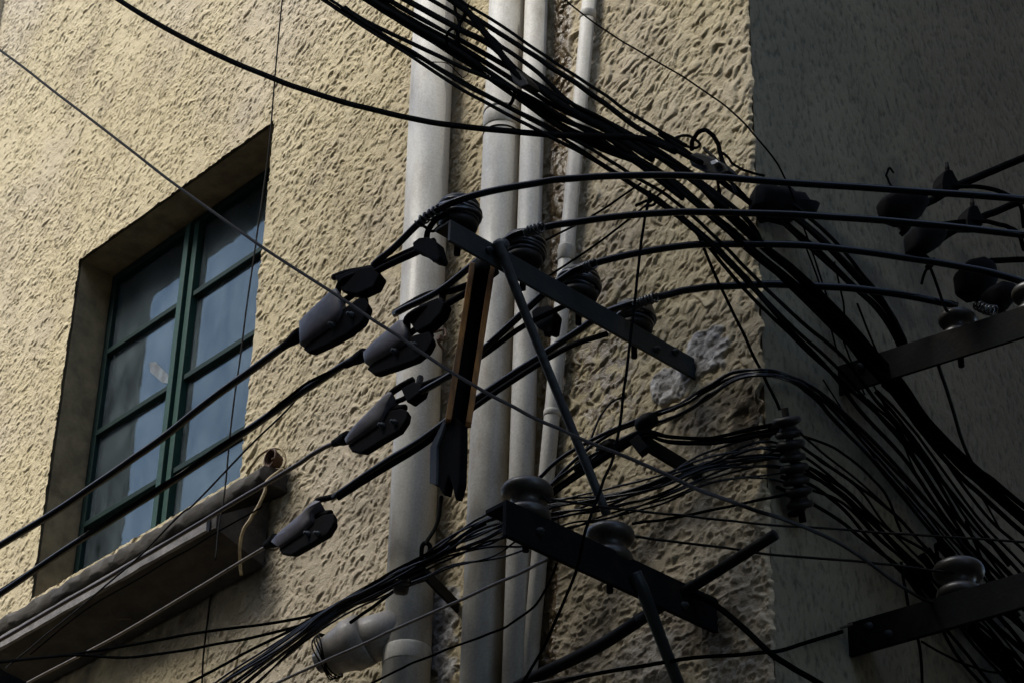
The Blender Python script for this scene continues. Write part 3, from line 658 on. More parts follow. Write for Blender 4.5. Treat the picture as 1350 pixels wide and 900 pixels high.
clamp('third strain clamp, in front of the widest pipe with a brown cable', [(454, 578), (462, 567), (482, 547), (508, 521), (512, 516), (517, 517), (509, 531), (507, 540), (500, 553), (488, 562), (456, 584)],
      [(490, 564), (501, 554), (508, 541), (530, 537), (538, 541), (536, 552), (526, 567), (500, 582), (476, 597), (463, 595), (457, 586)], .42, ((440, 584), (459, 576)),
      [([(511, 530), (516, 518), (530, 508), (545, 500)], 9), ([(520, 530), (534, 524), (545, 512), (575, 500), (605, 488), (640, 466), (690, 430), (745, 403)], 7), ([(514, 543), (526, 538), (534, 537)], 10)])
clamp('lowest strain clamp, casting off a thin wire over the bare stucco', [(357, 713), (368, 702), (390, 684), (410, 666), (415, 659), (422, 660), (410, 674), (410, 685), (394, 701), (366, 720)],
      [(394, 703), (409, 687), (426, 677), (440, 675), (441, 688), (432, 703), (410, 716), (384, 731), (371, 730), (366, 723)], .235, ((350, 719), (364, 711)),
      [([(412, 672), (418, 660), (436, 655), (450, 650)], 8), ([(446, 656), (500, 622), (560, 585), (640, 526), (740, 462), (800, 440)], 7), ([(412, 683), (424, 678), (436, 676)], 10)])
# bolted tap connectors beside each clamp
def lump(name, label, pts, off, group, th=.028, m='plastic_black'):
    e = empty(name, L(*pts[0], off), label, 'connector', group)
    MB().slab([L(x, y, off+.02) for x, y in pts], (.004, th, -.008), .06).build('body', M[m], e, bevel=.004)
    x, y = pts[len(pts)//2]; q = L(x-3, y-3, off)
    MB().lathe(q, (.2, -.3, -1), [(.009, -.02), (.009, .012), (.013, .012), (.013, .022), (.004, .024)], 6).build('bolt', M['steel_dark'], e)
    return e
GC = 'bolted tap connectors on the heavy cables'
lump('tap_connector', 'black tap connector hanging under the first insulator', [(543, 320), (552, 313), (564, 312), (574, 318), (580, 338), (577, 345), (568, 343), (556, 334), (545, 330)], .85, GC)
lump('tap_connector', 'black gripping sleeve where the uppermost clamp meets its jumper', [(440, 364), (462, 356), (490, 350), (500, 362), (492, 378), (470, 388), (450, 384)], .85, GC)
lump('tap_connector', 'black gripping sleeve where the second clamp meets its jumper', [(538, 422), (552, 402), (576, 392), (586, 398), (580, 414), (566, 428), (548, 438)], .63, GC)
lump('tap_connector', 'black tap connector hanging behind the rod brace', [(700, 410), (708, 404), (724, 402), (731, 412), (727, 436), (722, 439), (708, 432), (702, 424)], .40, GC)
lump('tap_connector', 'black gripping sleeve above the third clamp before the widest pipe', [(528, 512), (545, 502), (556, 506), (552, 518), (536, 530)], .43, GC)
wire('strap_wire', 'tie strands from the first insulator down to its tap connector', [(562, 316, 'L', .85), (566, 302), (575, 290), (590, 282, 'L', .85)], 8)
wire('strap_wire', 'thin loop from the first insulator tip to the top heavy cable', [(552, 292, 'L', .86), (560, 300), (570, 305), (580, 298, 'L', .85)], 4, cat='wire')
for (x0, y0, x1, y1) in ((570, 280, 600, 262), (590, 268, 612, 264), (845, 398, 864, 392)):
    pass
def coil(label, pts, w, turns, rr, m='cable'):
    P = path(pts); P, _ = spline(P, 1., 14); T_ = [nrm(P[min(i+1, len(P)-1)]-P[max(i-1, 0)]) for i in range(len(P))]; out = []
    for i, (p, t) in enumerate(zip(P, T_)):
        u = nrm(np.cross(t, (0, 0, 1.))); v = np.cross(t, u); a = 2*math.pi*turns*i/(len(P)-1)
        out.append(p+rr*(u*math.cos(a)+v*math.sin(a)))
    r = wid(w, np.linalg.norm(P[0]-CAM))
    return tag(MB().tube(out, r, n=6, smooth=3).build('binding_wire', M['tie']), label, 'wire', 'binding wires coiled on the heavy cables')
coil('coiled binding wire on the lowest heavy cable beside the fourth insulator', [(838, 402, 'L', .27), (850, 397), (866, 392, 'L', .26)], 3, 8, .0125)
coil('coiled binding wire on the third heavy cable beside its insulator', [(762, 356, 'L', .45), (772, 352), (784, 348, 'L', .45)], 3, 7, .012)
coil('coiled binding wire on the second heavy cable beside its insulator', [(694, 306, 'L', .65), (704, 303), (716, 300, 'L', .64)], 3, 5, .012)
coil('coiled binding wire on the top heavy cable left of the first insulator', [(552, 294, 'L', .87), (566, 284), (580, 275, 'L', .87)], 3, 5, .012)
coil('coiled binding wire on the side wall cable end', [(1288, 402, 'Y', Ya), (1300, 408), (1312, 410, 'Y', Ya)], 3, 5, .012)

# ------------------------------------------------------------------ the thick overhead bundle
def strands(name, label, group, center, n, spread, w, m='cable', seed=0, jit=.5, depth=.02, wvar=.25):
    """n loose strands round a centre line; spread in photo pixels per point"""
    r_ = np.random.default_rng(seed); C_ = path(center); out = []
    xy = np.array([(p[0], p[1]) for p in center], float); tn = np.gradient(xy, axis=0); tn /= np.linalg.norm(tn, axis=1)[:, None]; nn = np.stack([-tn[:, 1], tn[:, 0]], 1)
    spread = np.interp(np.linspace(0, 1, len(xy)), np.linspace(0, 1, len(spread)), spread)
    for k in range(n):
        base = (k+.5)/n*2-1; P = []
        o = base; dz = r_.uniform(-1, 1)
        for i in range(len(xy)):
            o = .75*o + .25*base + r_.normal()*jit*.3
            dz = .7*dz + r_.normal()*.5
            q = xy[i] + nn[i]*o*spread[i]
            P.append(CAM + ray(*q)*(np.linalg.norm(C_[i]-CAM)+dz*depth))
        P, _ = spline(P, 1., 3); P = [p+r_.normal(0, .0006, 3) for p in P]
        r = wid(w*(1+wvar*r_.uniform(-1, 1)), np.linalg.norm(P[0]-CAM))
        out.append(tag(MB().tube(P, r, n=8, smooth=3).build(name, M[m]), label, 'cable', group))
    return out
BL = .42
main = [(400, -62, 'L', BL), (450, -28), (495, 0), (540, 26), (600, 61), (680, 111), (740, 150, 'L', .36), (800, 180), (850, 208), (900, 240), (950, 285, 'L', .22), (1000, 330), (1045, 370, 'R', .16), (1100, 422), (1140, 465), (1180, 510, 'R', .14), (1216, 555), (1260, 605), (1300, 640), (1350, 682), (1420, 740, 'R', .14)]
strands('bundle_cable', 'black cable in the thickest overhead bundle, from top centre past the corner to lower right', 'cables of the thickest overhead bundle', main, 8, [11, 11, 11, 13, 22, 24, 20, 15, 14, 12, 11, 10, 11, 13, 15], 5.4, seed=1, jit=.45)
second = [(380, -32, 'L', .5), (430, 1), (480, 33), (540, 69), (600, 106), (660, 140), (720, 172, 'L', .42), (780, 205), (830, 237), (870, 261), (900, 284, 'L', .28), (945, 325), (987, 368), (1040, 425, 'R', .2), (1100, 482), (1143, 537), (1200, 600, 'R', .15), (1260, 680), (1350, 780), (1420, 850, 'R', .15)]
strands('bundle_cable', 'black cable of the slimmer bundle slung under the thickest one', 'cables of the slimmer lower bundle', second, 3, [4, 3, 4, 6, 8, 8, 9, 12, 15, 18, 22, 28], 4.6, seed=2)
S_ = 'single cables around the overhead bundles'
wire('bundle_cable', 'black cable crossing the two wide pipes just under the thickest bundle', [(455, 10, 'L', .44), (480, 27, 'L', .44), (540, 56), (600, 85), (650, 106), (690, 124, 'L', .4), (760, 165), (840, 216), (900, 262, 'L', .3)], 6, group=S_)
wire('bundle_cable', 'black cable above the thickest bundle, entering at the top over the widest pipe', [(500, -22, 'L', .44), (540, 3, 'L', .44), (595, 33), (647, 60), (680, 92), (740, 138), (800, 172), (860, 210, 'L', .36)], 8.5, group=S_)
wire('bundle_cable', 'black cable with a taped splice, passing over the ringed pipe', [(540, -16, 'L', .4), (567, 0), (632, 38), (660, 60), (709, 96), (745, 130), (800, 166), (870, 205), (930, 245), (985, 290, 'L', .18), (1010, 330, 'R', .1)], 6, group=S_)
wire('bundle_cable', 'black cable ending in the wire tangle, second from the top', [(560, -22, 'L', .4), (593, 0), (629, 25), (693, 66), (727, 89), (780, 124), (835, 165), (880, 192), (925, 215, 'L', .16)], 7, group=S_)
wire('bundle_cable', 'thin black cable ending in the wire tangle, topmost', [(590, -12, 'L', .38), (616, 7), (650, 27), (720, 75), (780, 114), (840, 155), (885, 181), (905, 192, 'L', .16)], 4.5, group=S_)
wire('bundle_cable', 'steep black cable dropping onto the thickest bundle at its knot', [(580, -18, 'L', .5), (597, 0), (620, 20), (647, 54), (675, 90), (692, 110, 'L', .44)], 9, group=S_)
wire('bundle_cable', 'black cable fanning below the bundle to the side wall', [(905, 290, 'L', .28), (920, 310), (947, 372), (980, 440), (1013, 507), (1028, 540, 'R', .03)], 4, group=S_)
wire('bundle_cable', 'black cable dropping from the fan toward the upper side wall arm', [(890, 275, 'L', .3), (913, 300), (950, 345), (983, 383), (1040, 440), (1100, 495, 'R', .12), (1160, 548), (1230, 620), (1330, 745, 'R', .1)], 5, group=S_)
wire('bundle_cable', 'lone black cable sagging across the blank wall above the window', [(120, -22, 'L', .55), (155, 0), (250, 55), (350, 100), (430, 128), (520, 152), (600, 166), (700, 176), (780, 180), (850, 184), (890, 200, 'L', .42)], 8, group=S_)
wire('strap_wire', 'loop of black wire hooked over the widest pipe and the bundle', [(600, -5, 'L', .47), (600, 15), (606, 35), (600, 58, 'L', .5), (603, 45), (598, 38), (590, 44), (589, 62), (594, 72, 'L', .47)], 4, cat='wire')
wire('strap_wire', 'black strap tying two cables above the bundle between the wide pipes', [(616, 8, 'L', .46), (612, 22), (604, 38), (604, 62, 'L', .46)], 5, cat='wire')
wire('strap_wire', 'short frayed tail hanging from the bundle over the ringed pipe', [(678, 122, 'L', .4), (677, 130), (673, 138), (670, 143, 'L', .4)], 5, cat='wire')
wire('strap_wire', 'hair thin wire curling below the bundle on the widest pipe', [(570, 82, 'L', .3), (590, 84), (605, 98), (612, 102), (620, 94), (628, 90), (634, 98, 'L', .35)], 1.4, cat='wire')
e = empty('bundle_knot', L(690, 100, .42), 'lumpy black knot of tape on top of the bundle over the ringed pipe', 'knot')
MB().slab([L(x, y, .45) for x, y in ((668, 88), (680, 90), (688, 98), (694, 104), (697, 112), (686, 116), (676, 108))], (0, .05, 0), .1).build('tape', M['cable_dull'], e, bevel=.005)

# wire tangle at the corner
GT = 'looped wires of the tangle at the building corner'
wire('tangle_loop', 'thick black loop standing up from the wire tangle', [(912, 198, 'L', .12), (914, 184), (922, 174), (932, 173), (942, 182), (948, 196), (952, 212), (960, 225, 'L', .12)], 6, group=GT)
wire('tangle_loop', 'flat olive loop on the left of the wire tangle', [(886, 186, 'L', .12), (896, 180), (910, 180), (922, 190), (916, 196), (902, 192), (890, 188, 'L', .14)], 4, 'cable_dull', group=GT)
wire('tangle_loop', 'thin wire loop hanging right of the wire tangle', [(948, 198, 'L', .1), (958, 206), (968, 218), (985, 226), (1008, 232, 'R', .04)], 3.5, group=GT)
wire('tangle_loop', 'black drop loop hanging below the top heavy cable', [(946, 238, 'L', .1), (950, 258), (949, 270), (943, 276), (945, 262), (947, 245, 'L', .1)], 4, group=GT)
wire('tangle_loop', 'grey sheathed wire bent through the wire tangle', [(928, 195, 'L', .13), (938, 205), (950, 218), (962, 236), (972, 256, 'L', .1)], 4.5, 'wire_grey', group=GT)
wire('tangle_loop', 'thick cable leaving the wire tangle along the corner', [(870, 176, 'L', .16), (900, 198), (930, 222), (965, 250), (1000, 275, 'L', .05), (1020, 290, 'R', .03)], 8, group=GT)
wire('tangle_loop', 'slim cable leaving the wire tangle over the corner', [(925, 215, 'L', .15), (955, 232), (985, 262), (1005, 290, 'L', .04)], 5, group=GT)
e = empty('splice_box', L(935, 213, .14), 'battered black splice sleeve in the wire tangle with a silver clip', 'splice box')
MB().slab([L(x, y, .15) for x, y in ((905, 205), (918, 200), (936, 205), (956, 216), (962, 226), (948, 232), (930, 228), (910, 218))], (0, .05, 0), .15).build('sleeve', M['cable_dull'], e, bevel=.006)
MB().slab([L(x, y, .165) for x, y in ((936, 213), (944, 210), (947, 214), (940, 218), (937, 217))], (0, .012, 0)).build('clip', mat('dull_tin', (.12, .12, .12), rough=.4, metal=.5), e, bevel=.002)
for k, (a, b, w, lb) in enumerate((((845, 242), (710, 322), 3, 'thin wire slanting from the bundle to the second insulator'), ((884, 244), (722, 365), 3, 'thin wire slanting from the bundle to the third insulator'))):
    wire('slant_wire', lb, [(a[0], a[1], 'L', .30), ((a[0]+b[0])/2+3, (a[1]+b[1])/2+3), (b[0], b[1], 'L', (.5, .4)[k])], w, cat='wire', group='thin slanting wires below the bundle')
wire('hanging_wire', 'small dark loop under the bundle beside the thin hanging wire', [(838, 272, 'L', .3), (846, 268), (856, 264), (866, 262), (862, 270), (850, 272, 'L', .3)], 4, cat='wire')
wire('hanging_wire', 'long thin wire hanging from the bundle across both cross arms to the bottom', [(857, 252, 'L', .42), (850, 290), (843, 340), (833, 430, 'L', .5), (822, 520), (812, 590), (790, 648), (772, 700, 'L', .65), (760, 750), (738, 805), (715, 855), (690, 898, 'L', .5)], 4, 'cable', 'wire')

# ------------------------------------------------------------------ long thin wires
wire('long_wire', 'long straight thin wire crossing the whole picture before window and clamps', [(-40, 37, 'L', 1.05), (0, 66), (110, 150), (220, 235), (345, 325), (440, 387), (520, 440), (620, 505), (700, 548), (760, 575), (850, 612), (920, 645), (1000, 673, 'L', .9), (1063, 695), (1121, 725), (1199, 779), (1240, 800, 'Y', A4a[1]+.07)], 4.6, 'wire_grey', 'wire')
wire('long_wire', 'thin wire sagging over the upper right corner onto the dark side wall', [(720, -30, 'L', .2), (745, 0), (800, 42), (860, 78), (920, 114), (970, 152), (1005, 190, 'L', .08), (1035, 235), (1060, 300, 'R', .06), (1088, 385), (1112, 450), (1140, 520, 'R', .06)], 2.4, 'cable', 'wire')
GV = 'thin upright wires by the window'
wire('upright_wire', 'thin pale wire hanging in front of the right window edge', [(374, -20, 'L', .3), (372, 0), (362, 110), (352, 215), (340, 300), (322, 430), (305, 560), (296, 650), (288, 700), (284, 738, 'L', .27)], 2.2, 'wire_grey', 'wire', group=GV)
wire('upright_wire', 'thin dirty wire on the wall below the window ledge', [(282, 748, 'L', .01), (276, 800), (270, 850), (266, 905, 'L', .01)], 2.6, 'wire_grey', 'wire', group=GV)
wire('upright_wire', 'thin pale wire stapled to the wall under the ledge end', [(352, 650, 'L', .012), (350, 690), (344, 735), (330, 800), (318, 850), (302, 905, 'L', .012)], 2.6, 'yellow_cord', 'wire', group=GV)
wire('hanging_wire', 'thin wire looping down from the lower window cable to the bottom left', [(402, 512, 'L', .6), (380, 538), (345, 572), (315, 602), (260, 660), (233, 682), (187, 730), (127, 782), (60, 838), (8, 880, 'L', .4)], 2.6, 'wire_grey', 'wire')
wire('hanging_wire', 'thin black wire pair running just under the ledge edge', [(345, 668, 'L', .26), (250, 722), (190, 758), (110, 805), (40, 862, 'L', .26)], 2, 'cable', 'wire')
wire('cord_end', 'yellowish cord end hanging off the window ledge', [(372, 618, 'L', .05), (352, 634), (348, 650, 'L', .10), (334, 678), (320, 700), (316, 725), (317, 745), (318, 758, 'L', .10)], 4.5, 'yellow_cord', 'cord')
wire('cord_end', 'yellow cord arching over the rusty coil at the ledge end', [(325, 623, 'L', .05), (340, 602), (356, 592), (370, 592), (376, 604), (374, 616, 'L', .05)], 3.5, 'yellow_cord', 'cord')
wire('wire_ring', 'small loose wire ring dangling under the window ledge', [(172, 815, 'L', .08), (155, 815), (146, 805), (148, 797), (158, 796), (167, 806), (172, 815), (182, 812, 'L', .05)], 1.8, 'wire_pale', 'wire')
e = empty('rusty_coil', L(362, 606, .05), 'rusty coil of wire on a peg right of the window', 'coil')
P = []; cc = L(362, 606, .05)
w = MB()
for k in range(7):
    r = .017+.0022*k; ph = k*1.3
    w.tube([cc+np.array([r*math.cos(a+ph)*.9, .018-.006*k, r*math.sin(a+ph)]) for a in np.linspace(0, 6.1, 14)], .0035, n=6, smooth=2)
w.build('turns', M['rust'], e); MB().tube([L(362, 606, -.02), L(360, 605, .075)], .006, n=8, smooth=0).build('peg', M['rust'], e)
e = empty('rusty_clip', L(578, 440, .19), 'small rusty clip on the widest pipe beside the second clamp', 'clip')
MB().tube([L(563, 436, .2), L(572, 438, .2), L(586, 434, .18), L(587, 444, .18), L(576, 447, .2), L(586, 462, .17)], .004, n=6, smooth=2).build('band', M['rust'], e)
MB().box(tuple(L(580, 446, .2)-.008), tuple(L(580, 446, .2)+.008)).build('nut', M['rust'], e, bevel=.002)

wire('thin_wire', 'pale brown thin wire rising from the bottom edge to the black lower arm', [(350, 907, 'L', .45), (410, 879), (490, 843), (541, 820), (610, 789), (680, 757), (725, 736, 'L', .52)], 4, 'wire_pale', 'wire', group='thin wires below the wire sheaf')
wire('thin_wire', 'dark thin wire sagging from the black lower arm to the bottom edge', [(480, 905, 'L', .4), (530, 880), (572, 862), (630, 840), (666, 826), (704, 799), (722, 770), (734, 742, 'L', .5)], 3.2, 'cable', 'wire', group='thin wires below the wire sheaf')
wire('thin_wire', 'thin wire from the large spool across to the right picture edge', [(712, 656, 'X', X2), (760, 663), (830, 672), (900, 679), (1000, 690), (1100, 697), (1200, 704), (1360, 715, 'R', .5)], 3.4, 'wire_grey', 'wire', group='thin wires strung between the spools')
wire('thin_wire', 'thin wire from the middle spool to the pale topped spool', [(826, 706, 'X', X2-.02), (880, 712), (950, 721), (1020, 731), (1130, 739), (1200, 748), (1262, 755, 'Y', A4a[1]+.02)], 3.6, 'wire_grey', 'wire', group='thin wires strung between the spools')
wire('thin_wire', 'short black wire from the small rack to the middle spool', [(833, 690, 'X', X2-.04), (880, 683), (930, 674), (985, 662), (1040, 650, 'R', .08)], 4, 'cable', 'wire', group='thin wires strung between the spools')
wire('thin_wire', 'pale wire curving from the lowest side wall arm to the bottom', [(700, 902, 'L', .25), (800, 884), (880, 871), (960, 863), (1050, 848), (1090, 833), (1124, 822, 'R', .02)], 4, 'wire_pale', 'wire')
wire('heavy_cable', 'black drop cable running under the pale wire at the bottom', [(690, 912, 'L', .22), (760, 893), (830, 880), (900, 868), (970, 862, 'L', .06), (1030, 856, 'R', .02), (1110, 832, 'R', .01)], 5.5, 'cable')
wire('heavy_cable', 'black cable sagging from the black lower arm foot across the corner', [(905, 780, 'L', .1), (940, 795), (975, 822), (1015, 860, 'L', .06), (1050, 882), (1100, 912, 'R', .05)], 8, 'cable')

# ------------------------------------------------------------------ sheaf of thin wires through the small rack
sheaf = [(1048, 600, 'R', .06), (1000, 603), (930, 618), (870, 640, 'L', .22), (800, 664), (740, 676), (690, 690, 'L', .33), (640, 705), (590, 728), (545, 752, 'L', .34), (490, 780), (440, 806), (380, 850), (320, 895), (260, 940, 'L', .42)]
strands('sheaf_wire', 'thin black wire of the sheaf fanning from the small rack behind the large spool', 'wires of the sheaf below the cross arms', sheaf, 14, [32, 25, 18, 16, 18, 21, 24, 26, 15, 12, 10, 9, 10, 15, 18], 3.7, m='cable_sheen', seed=5, jit=.8)
wire('sheaf_wire', 'upper wire leaving the sheaf left along the ledge bottom', [(600, 722, 'L', .36), (545, 747), (490, 776), (440, 800), (380, 817), (250, 836), (120, 858), (-20, 874, 'L', .45)], 4.2, group='wires leaving the sheaf to the left')
wire('sheaf_wire', 'lower wire leaving the sheaf left with a slight sag', [(560, 748, 'L', .36), (500, 778), (455, 801), (400, 823), (320, 842), (220, 860), (155, 866), (90, 863), (-20, 875, 'L', .45)], 4, group='wires leaving the sheaf to the left')
wire('sheaf_wire', 'green black wire splitting from the sheaf to the bottom left', [(640, 690, 'L', .36), (580, 722), (520, 752), (450, 792), (390, 826), (320, 862), (240, 905, 'L', .42)], 4, group='wires leaving the sheaf to the left')
wire('sheaf_wire', 'black wire dropping from the sheaf onto the capped branch', [(560, 755, 'L', .3), (520, 778), (490, 800), (462, 820, 'L', .29)], 4.5, group='wires leaving the sheaf to the left')
# rings of old binding on the branch
up2 = strands('sheaf_wire', 'thin black wire of the upper pair crossing from the rack to the stub bracket', 'wires from the rack to the stub bracket', [(1030, 562, 'R', .06), (985, 570), (934, 580), (880, 578), (850, 572, 'L', .24), (800, 600), (740, 640, 'L', .28), (690, 675, 'L', .3)], 4, [7, 6, 4, 7, 5, 6, 8], 4.2, seed=8)
drop = [(1340, 815, 'R', .03), (1270, 732), (1215, 667), (1160, 604), (1110, 552), (1075, 517, 'R', .03), (1045, 500, 'R', .035), (1010, 492, 'L', .05), (970, 498, 'L', .06), (935, 520), (900, 543), (860, 560, 'L', .12), (800, 588), (750, 622, 'L', .16), (715, 650), (660, 690, 'L', .2)]
strands('drop_cable', 'glossy black drop cable curving off the corner under the pale mortar', 'glossy drop cables under the pale mortar', drop, 5, [22, 18, 14, 11, 8, 5, 5, 6, 7, 8, 10, 14, 16, 14, 11], 4.2, m='cable_sheen', seed=9, jit=.6)
wire('drop_cable', 'frayed wire rising from the drop cables beside the rod brace', [(770, 600, 'L', .16), (782, 570), (792, 548), (806, 530), (824, 522, 'L', .02)], 3, 'cable_dull', 'wire')
for k, (x, y, s, lb) in enumerate(((852, 556, 11, 'black tape lump on the drop cables left of the stub bracket'), (800, 590, 10, 'black tape lump on the drop cables beside the rod brace'), (770, 612, 9, 'black tape lump lowest on the drop cables'))):
    e = empty('tape_lump', L(x, y, .14), lb, 'tape', 'tape lumps on the drop cables')
    t = nrm(L(x+10, y-6, .14)-L(x, y, .14)); dd = s*np.linalg.norm(L(x, y, .14)-CAM)/F
    MB().lathe(L(x, y, .14)-t*.03, t, [(dd*.6, 0), (dd, .012), (dd*1.1, .03), (dd*.95, .05), (dd*.6, .06)], 9).build('wrap', M['cable_dull'], e)

# ------------------------------------------------------------------ side wall: fans of wires, clamps, connectors
fan = [(1040, 605, 'R', .06), (1075, 620, 'R', .07), (1120, 655), (1165, 700), (1210, 745), (1250, 785), (1300, 840, 'R', .07), (1380, 930, 'R', .07)]
strands('lane_wire', 'thin black wire fanning right from the small rack down the dark side wall', 'wires fanning down the side wall', fan, 12, [34, 26, 20, 22, 25, 28, 38, 44], 4, seed=12, jit=.7)
strands('lane_wire', 'black wire of the dense thicket in the lower right corner', 'wires of the lower right thicket', [(1215, 730, 'R', .05), (1260, 790), (1300, 835), (1340, 880), (1400, 950, 'R', .05)], 10, [40, 34, 36, 44], 6, seed=13, jit=1.)
strands('lane_wire', 'black wire running with the thickest bundle below the upper side wall arm', 'loose wires below the side wall bundle', [(1150, 520, 'R', .08), (1190, 560), (1230, 620), (1280, 690), (1330, 750), (1400, 830, 'R', .08)], 7, [16, 14, 20, 26, 32], 4.2, seed=14, jit=.8)
for k, (P_, w, lb) in enumerate((
    ([(1062, 325, 'R', .05), (1082, 380), (1100, 450), (1128, 540), (1180, 620), (1240, 700), (1290, 760, 'R', .05)], 2.6, 'thin wire falling steeply between the heavy cables on the side wall'),
    ([(1100, 345, 'R', .05), (1112, 400), (1122, 450), (1180, 560), (1216, 640), (1262, 700, 'R', .05)], 2.6, 'thin wire falling beside the sooty cable trunk'),
    ([(1130, 400, 'R', .05), (1150, 450), (1172, 490), (1240, 600), (1290, 650), (1320, 700, 'R', .05)], 3, 'thin wire dropping from the sooty cable trunk'),
    ([(1085, 500, 'R', .03), (1150, 600), (1200, 660), (1260, 730, 'R', .03)], 2.2, 'thin wire lying along the stain on the side wall'),
    ([(1215, 375, 'R', .3), (1225, 352), (1240, 390, 'R', .34), (1248, 410, 'R', .36)], 4, 'short strut wire behind the side wall spool'),
    ([(1236, 478, 'R', .28), (1252, 525, 'R', .2), (1272, 590, 'R', .1), (1288, 620), (1305, 650, 'R', .08)], 5, 'grey strut below the upper side wall arm'),
    ([(1188, 740, 'R', .09), (1198, 800), (1212, 850, 'R', .1), (1216, 910, 'R', .1)], 4, 'upright black wire passing behind the lowest side wall arm'),
    ([(1215, 845, 'R', .05), (1250, 865), (1300, 884), (1340, 885, 'R', .05)], 3, 'thin wire looping below the lowest side wall arm'),
    ([(1178, 228, 'R', .05), (1173, 222), (1169, 229), (1170, 236), (1178, 250, 'R', .06)], 3, 'small hooked wire sprouting from the side wall'),
    ([(1060, 575, 'R', .07), (1100, 590), (1140, 620), (1170, 655), (1188, 700, 'R', .08)], 3.5, 'bowed wire springing right off the small rack'),
    )):
    wire('lane_wire', lb, P_, w, 'cable' if k not in (5,) else 'wire_grey', 'wire', group='single wires on the side wall')
strands('cable_trunk', 'sooty cable of the dark trunk slanting down the side wall behind the heavy cables', 'cables of the sooty trunk on the side wall', [(1010, 262, 'R', .02), (1040, 285, 'R', .05), (1085, 325), (1130, 370), (1165, 408), (1188, 450), (1198, 490, 'R', .07)], 6, [14, 17, 16, 11, 7, 6], 6, m='cable_dull', seed=15, jit=.6)
# splice enclosure at the corner
def pod(name, label, pts, off, th, cat='splice box', group=None, m='plastic_black'):
    e = empty(name, R(*pts[0], off), label, cat, group)
    MB().dome([R(x, y, off+th*.7) for x, y in pts], (-th*.7, 0, -.01), (.022, 0, 0), .12).build('body', M[m], e, bevel=.010)
    return e
pod('splice_box', 'rounded black splice enclosure just round the building corner', [(996, 246), (1008, 240), (1022, 246), (1038, 244), (1046, 252), (1062, 254), (1070, 266), (1082, 268), (1076, 282), (1056, 280), (1048, 290), (1024, 284), (1012, 286), (1004, 274), (994, 270)], .02, .05)
GS = 'dark strain clamps on the side wall'
def sclamp(label, pts, off):
    e = pod('strain_clamp', label, pts, off, .06, 'clamp', GS, 'plastic_black')
    x, y = pts[-1]
    MB().lathe(R(x, y, off), (.3, .6, -.6), [(.010, -.02), (.010, .05), (.018, .05), (.018, .062), (.006, .064)], 8).build('bolt', M['steel_dark'], e); return e
sclamp('dark strain clamp upper left on the side wall, by the hooked wire', [(1165, 258), (1180, 250), (1205, 246), (1222, 254), (1226, 268), (1216, 285), (1195, 292), (1172, 284)], .30)
sclamp('dark strain clamp hanging between the top two heavy cables', [(1203, 300), (1218, 292), (1242, 296), (1250, 308), (1240, 324), (1222, 334), (1206, 328)], .36)
sclamp('round dark strain clamp behind the side wall spools', [(1268, 352), (1278, 341), (1296, 337), (1312, 345), (1316, 370), (1308, 388), (1290, 392), (1272, 380)], .34)
sclamp('dark strain clamp at the right picture edge over the grey arm', [(1304, 378), (1320, 370), (1338, 374), (1340, 394), (1328, 408), (1310, 402)], .4)
GL = 'heavy cables leading right from the side wall clamps'
wire('heavy_cable', 'heavy cable rising right from the upper left side wall clamp', [(1212, 274, 'R', .33), (1240, 258), (1270, 242), (1310, 225), (1360, 204, 'R', .36)], 10, group=GL)
wire('heavy_cable', 'heavy cable rising right from the clamp between the top cables', [(1236, 318, 'R', .38), (1262, 302), (1300, 285), (1330, 272), (1370, 258, 'R', .42)], 9.5, group=GL)
wire('heavy_cable', 'short heavy cable leaving right from the round side wall clamp', [(1306, 344, 'R', .37), (1330, 343), (1365, 342, 'R', .42)], 8, group=GL)
wire('heavy_cable', 'jumper arching over the top heavy cable near the right edge', [(1240, 250, 'R', .36), (1270, 246), (1300, 248), (1325, 256), (1345, 270), (1350, 300, 'R', .42)], 6, group=GL)
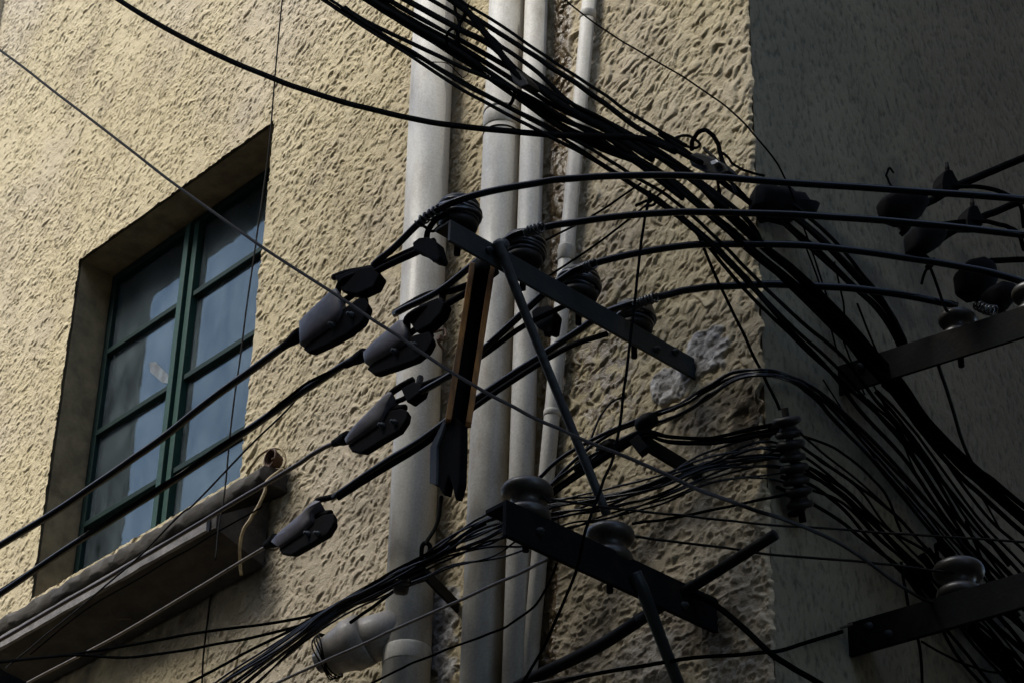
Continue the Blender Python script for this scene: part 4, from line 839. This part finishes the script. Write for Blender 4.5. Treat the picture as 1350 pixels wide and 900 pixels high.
wire('heavy_cable', 'jumper arching over the second heavy cable near the right edge', [(1240, 296, 'R', .4), (1270, 292), (1300, 293), (1325, 298), (1342, 308), (1350, 330, 'R', .45)], 6, group=GL)
def tapc(label, x, y, off):
    c = R(x, y, off); e = empty('tap_connector', c, label, 'connector', 'tap connectors on the side wall cables'); dd = np.linalg.norm(c-CAM)/F
    MB().slab([R(x+a, y+b, off+.02) for a, b in ((-10, 2), (-8, -10), (-3, -16), (4, -14), (9, -4), (13, 2), (11, 12), (-9, 12))], (-.045, .01, 0), .05).build('body', M['plastic_black'], e, bevel=.004)
    MB().lathe(R(x-3, y-14, off), (0, 0, 1), [(3.2*dd, -.005), (3.2*dd, .01), (2.4*dd, .012), (2.6*dd, .022), (1*dd, .024)], 8).build('bolt', M['steel_dark'], e)
tapc('black tap connector standing on the upper rising side wall cable', 1252, 238, .36)
tapc('black tap connector standing on the lower rising side wall cable', 1285, 285, .42)

# ------------------------------------------------------------------ light: dull sky over a narrow lane
SUN = Vector((-.18, -.60, .78)).normalized()
sd_ = bpy.data.lights.new('sun', 'SUN'); sd_.energy = 1.5; sd_.angle = math.radians(23); sd_.color = (1., .98, .90)
so = bpy.data.objects.new('sun', sd_); COL.objects.link(so); so.rotation_euler = (-SUN).to_track_quat('-Z', 'Y').to_euler(); so.location = (-6, -6, 12)
w = bpy.data.worlds.new('World'); scene.world = w; w.use_nodes = True
nt = w.node_tree; sk = nt.nodes.new('ShaderNodeTexSky'); sk.sky_type = 'NISHITA'; sk.sun_disc = False
sk.sun_elevation = math.asin(SUN.z); sk.sun_rotation = math.atan2(SUN.x, SUN.y)
sk.air_density = 1.; sk.dust_density = 1.3; sk.ozone_density = .8
bg = nt.nodes['Background']; bg.inputs['Strength'].default_value = .115; nt.links.new(sk.outputs['Color'], bg.inputs['Color'])
v = scene.view_settings; v.view_transform = 'Standard'; v.look = 'None'; v.exposure = 1.78; v.gamma = 1; v.use_curve_mapping = False
scene.cycles.use_denoising = True
scene.cycles.max_bounces = 6
